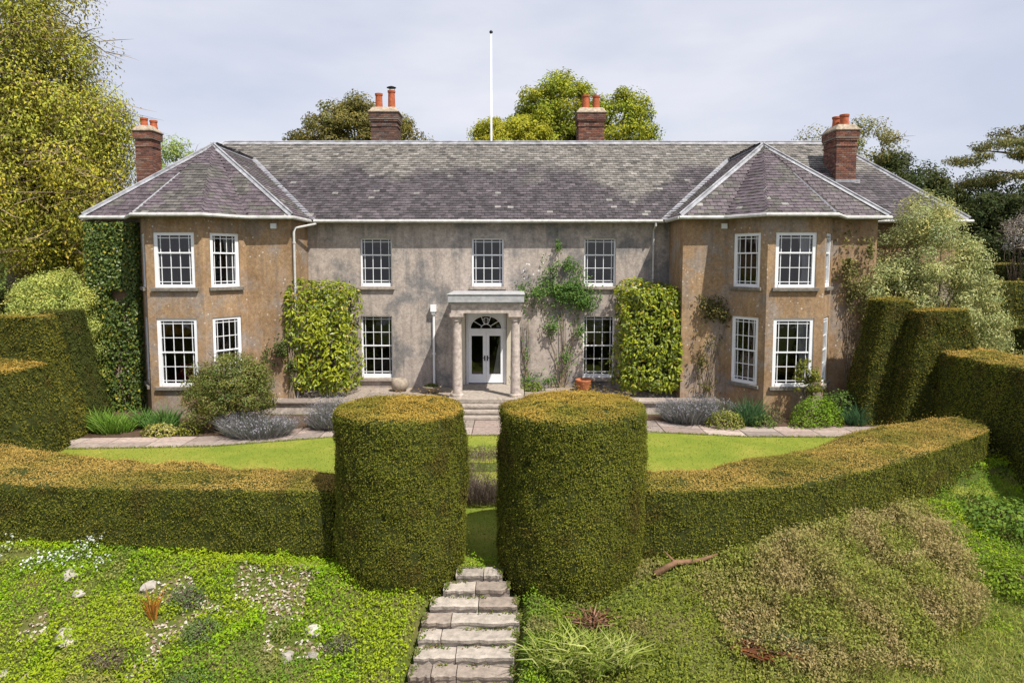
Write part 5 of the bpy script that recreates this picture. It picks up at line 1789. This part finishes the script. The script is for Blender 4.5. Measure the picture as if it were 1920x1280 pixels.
# bare chalky soil scraps around them
P = on_ground(9000, -10.5, -2.8, 10.8, 13.2)
cov = vnoise(P, .9, 21) * .55 + vnoise(P, 2.6, 22) * .45
P = P[(cov > .60) & (rng.random(len(P)) < .7)]
V, F = leaves(P + np.array([0, 0, .015]), np.tile([0, -.3, 1.0], (len(P), 1)), .07, .05, .35)
foliage("chalk_rubble", [(V, F, palette(len(P), [(.44, .40, .35), (.32, .26, .20), (.19, .13, .085)]))], "twig", None, kind="stuff")

# single plants on the bank
def bank_z(x_, y_): return float(terrain(np.array([x_]), np.array([y_]))[0])
def bank(x_, y_): return (x_, y_, bank_z(x_, y_))
DL = [(.30, .36, .06), (.36, .40, .10), (.22, .30, .04), (.40, .42, .15)]
for x_, y_, r, lab in ((.75, 11.1, .42, "strap-leaved clump nearest the right side of the steps"), (1.25, 11.05, .38, "middle strap-leaved clump right of the steps"), (1.75, 11.2, .42, "rightmost strap-leaved clump of the three beside the steps")):
    tuft("daylily_clump", bank(x_, y_), r, .62, 260, DL, lab, "plant", "daylilies beside the steps", .034, .4, bend=.75)
tuft("daylily_clump", bank(4.75, 11.6), .3, .5, 200, [(.14, .19, .10), (.18, .22, .12), (.10, .15, .06)], "blue-green strap-leaved clump beside the dead fern", "plant", None, .026, 1.0, bend=.8)
tuft("dead_fern", bank(4.2, 11.5), .55, .42, 300, [(.16, .055, .025), (.20, .08, .03), (.11, .045, .025), (.09, .05, .03)], "collapsed rust-brown dead fern on the right bank", "plant", None, .035, .8, bend=.8, mat="twig", lean=(1.1, -.5, -.75))
tuft("dead_fern", bank(1.45, 11.95), .4, .25, 240, [(.17, .08, .04), (.22, .13, .09), (.13, .07, .045)], "flattened brown fern litter under the right drum", "plant", None, .03, 1.7, bend=1.0, mat="twig")
tuft("torch_flower", bank(-6.55, 12.0), .06, .55, 30, [(.42, .16, .03), (.36, .22, .05)], "single orange-brown flower spike on the left bank", "plant", None, .03, .15)
mound("bank_herb", bank(-5.55, 11.75), .4, .35, .35, 900, .045, .02, [(.13, .20, .06), (.16, .23, .08)], "soft feathery green mound right of the orange flower spike")
mound("bank_herb", bank(-6.1, 12.35), .35, .3, .35, 700, .045, .02, [(.10, .16, .05), (.13, .19, .07)], "darker feathery mound just behind the orange flower spike")
mound("bank_herb", bank(-6.9, 11.2), .45, .35, .22, 700, .05, .02, [(.16, .12, .08), (.20, .16, .10), (.12, .13, .06)], "brownish withered mound in the middle of the left bank")
mound("bank_herb", bank(-3.0, 11.5), .35, .28, .22, 500, .05, .02, [(.12, .13, .08), (.16, .16, .11)], "grey-green cushion right of the stones by the steps")
mound("bank_herb", bank(-5.4, 10.9), .55, .4, .25, 900, .05, .025, [(.09, .16, .04), (.12, .19, .05)], "low darker green cushion low on the left bank")
k = 900
P = on_ground(k, -10.6, -7.2, 12.7, 13.5); P[:, 2] += rng.uniform(.18, .42, k)
P = P[(vnoise(P, 2.2, 81) > .62) & (rng.random(len(P)) < .6)]
V, F = leaves(P, np.tile([0, -.3, 1], (len(P), 1)), .045, .045, .5)
foliage("white_flowers", [(V, F, palette(len(P), [(.66, .68, .66), (.5, .54, .5)]))], "leaf", None, kind="stuff")
# shaded weeds in the right corner
mound("corner_nettles", bank(11.3, 15.6), 1.3, .9, .55, 2200, .1, .06, [(.10, .18, .03), (.14, .22, .035), (.18, .26, .03)], "bright nettles where the right hedge meets the tall hedge", None, "plant")
mound("corner_nettles", bank(10.4, 13.9), 1.0, .9, .4, 1800, .09, .05, [(.17, .26, .02), (.21, .29, .025), (.13, .20, .02)], "lime weeds on the slope right of the heather", None, "plant")
# bare root along the foot of the right hedge
rt_ = MB()
rt_.tube([(2.75, 12.75, bank_z(2.75, 12.75) + .08), (3.2, 12.95, bank_z(3.2, 12.95) + .14), (3.7, 13.05, bank_z(3.7, 13.05) + .1), (4.1, 13.2, bank_z(4.1, 13.2) + .14)], [.07, .06, .05, .02], 7)
rt_.tube([(3.2, 12.95, bank_z(3.2, 12.95) + .14), (3.0, 13.05, bank_z(3.0, 13.05) + .35)], [.035, .012], 6)
rt_.build("bare_root", "root_brown", None, True, label="bare brown root along the foot of the right hedge", cat="root")

# far garden shrubs at the right edge
shrub("blossom_bush", (28.8, 39, -.6), [(28.6, 37.5, 6.1, 1.7, 1.5, 1.3, 1), (30, 37.5, 5.6, 1.6, 1.4, 1.3, .8)], 60, .5, 70, .10, .07, [(.42, .38, .36), (.5, .46, .44), (.24, .2, .16), (.17, .16, .1)],
      "pale blossoming bush beyond the big grey-green shrub", trunk_r=.15, stems=50, twigs=400, twcol=(.22, .17, .14))
shrub("laurel_bush", (31.5, 38.4, -.6), [(31.6, 36.6, 5.0, 1.8, 1.5, 1.7, 1), (29.6, 36.8, 4.2, 1.2, 1.2, 1.0, .5)], 90, .5, 90, .13, .07, [(.07, .13, .025), (.10, .17, .03), (.05, .09, .02)],
      "dark green bush below the cedar at the right edge", trunk_r=.15, stems=20)

# moss and small weeds in the joints of the garden steps, ragged grass along the lawn edges
k = 2400
si = rng.integers(0, STEP_N, k)
Y = STEP_Y - TREAD * si + rng.normal(0.0, .022, k)
half = np.array([.42, .62, .82, .90, .88, .88, .90, .92, .95])[si]
u = rng.uniform(-1, 1, k)
u = np.where(rng.random(k) < .45, np.sign(u) * (1 - np.abs(rng.normal(0, .07, k))), u)
X = np.array([step_x(y) for y in Y]) + u * half
side_ = np.abs(u) > .86
Y = np.where(side_, Y - rng.random(k) * TREAD, Y)
P = np.stack([X, Y, STEP_Z - RISE * si + rng.uniform(0, .03, k)], 1)
P = P[(vnoise(P, 4.0, 17) > .42) | (np.abs(u) > .9)]
V, F = leaves(P, np.tile([0, -.4, 1.0], (len(P), 1)), .045, .026, .8)
foliage("step_moss", [(V, F, palette(len(P), [(.14, .20, .03), (.20, .23, .04), (.17, .12, .06), (.10, .15, .03)]))], "leaf", None, kind="stuff")
xs = rng.uniform(-12.8, 12.2, 5000)
P = np.stack([xs, interp(xs, PF) + rng.normal(0, .035, 5000), np.full(5000, -.74)], 1)
V, F = blades(P, unit(np.tile(UPV, (5000, 1)) + rng.normal(0, .4, (5000, 3))), .075, .012, .5)
foliage("edge_grass", [(V, F, np.repeat(palette(5000, [(.15, .21, .02), (.20, .25, .03), (.25, .25, .06)]), 2, 0))], "leaf", None, kind="stuff")

tree("holly_bush", (-20.6, 26.2, -.75), [(-20.8, 26.2, 2.2, 1.7, 1.4, 2.6, 1), (-18.9, 26.6, 1.2, 1.3, 1.2, 1.8, .6)], 130, .5, 120, .12, .06, [(.04, .055, .018), (.055, .07, .02), (.07, .085, .024)],
     "dark evergreen bush at the left edge behind the pale dome shrub", trunk_r=.12, bark="bark_dark", nlimb=20, cat="shrub", inner=.5)
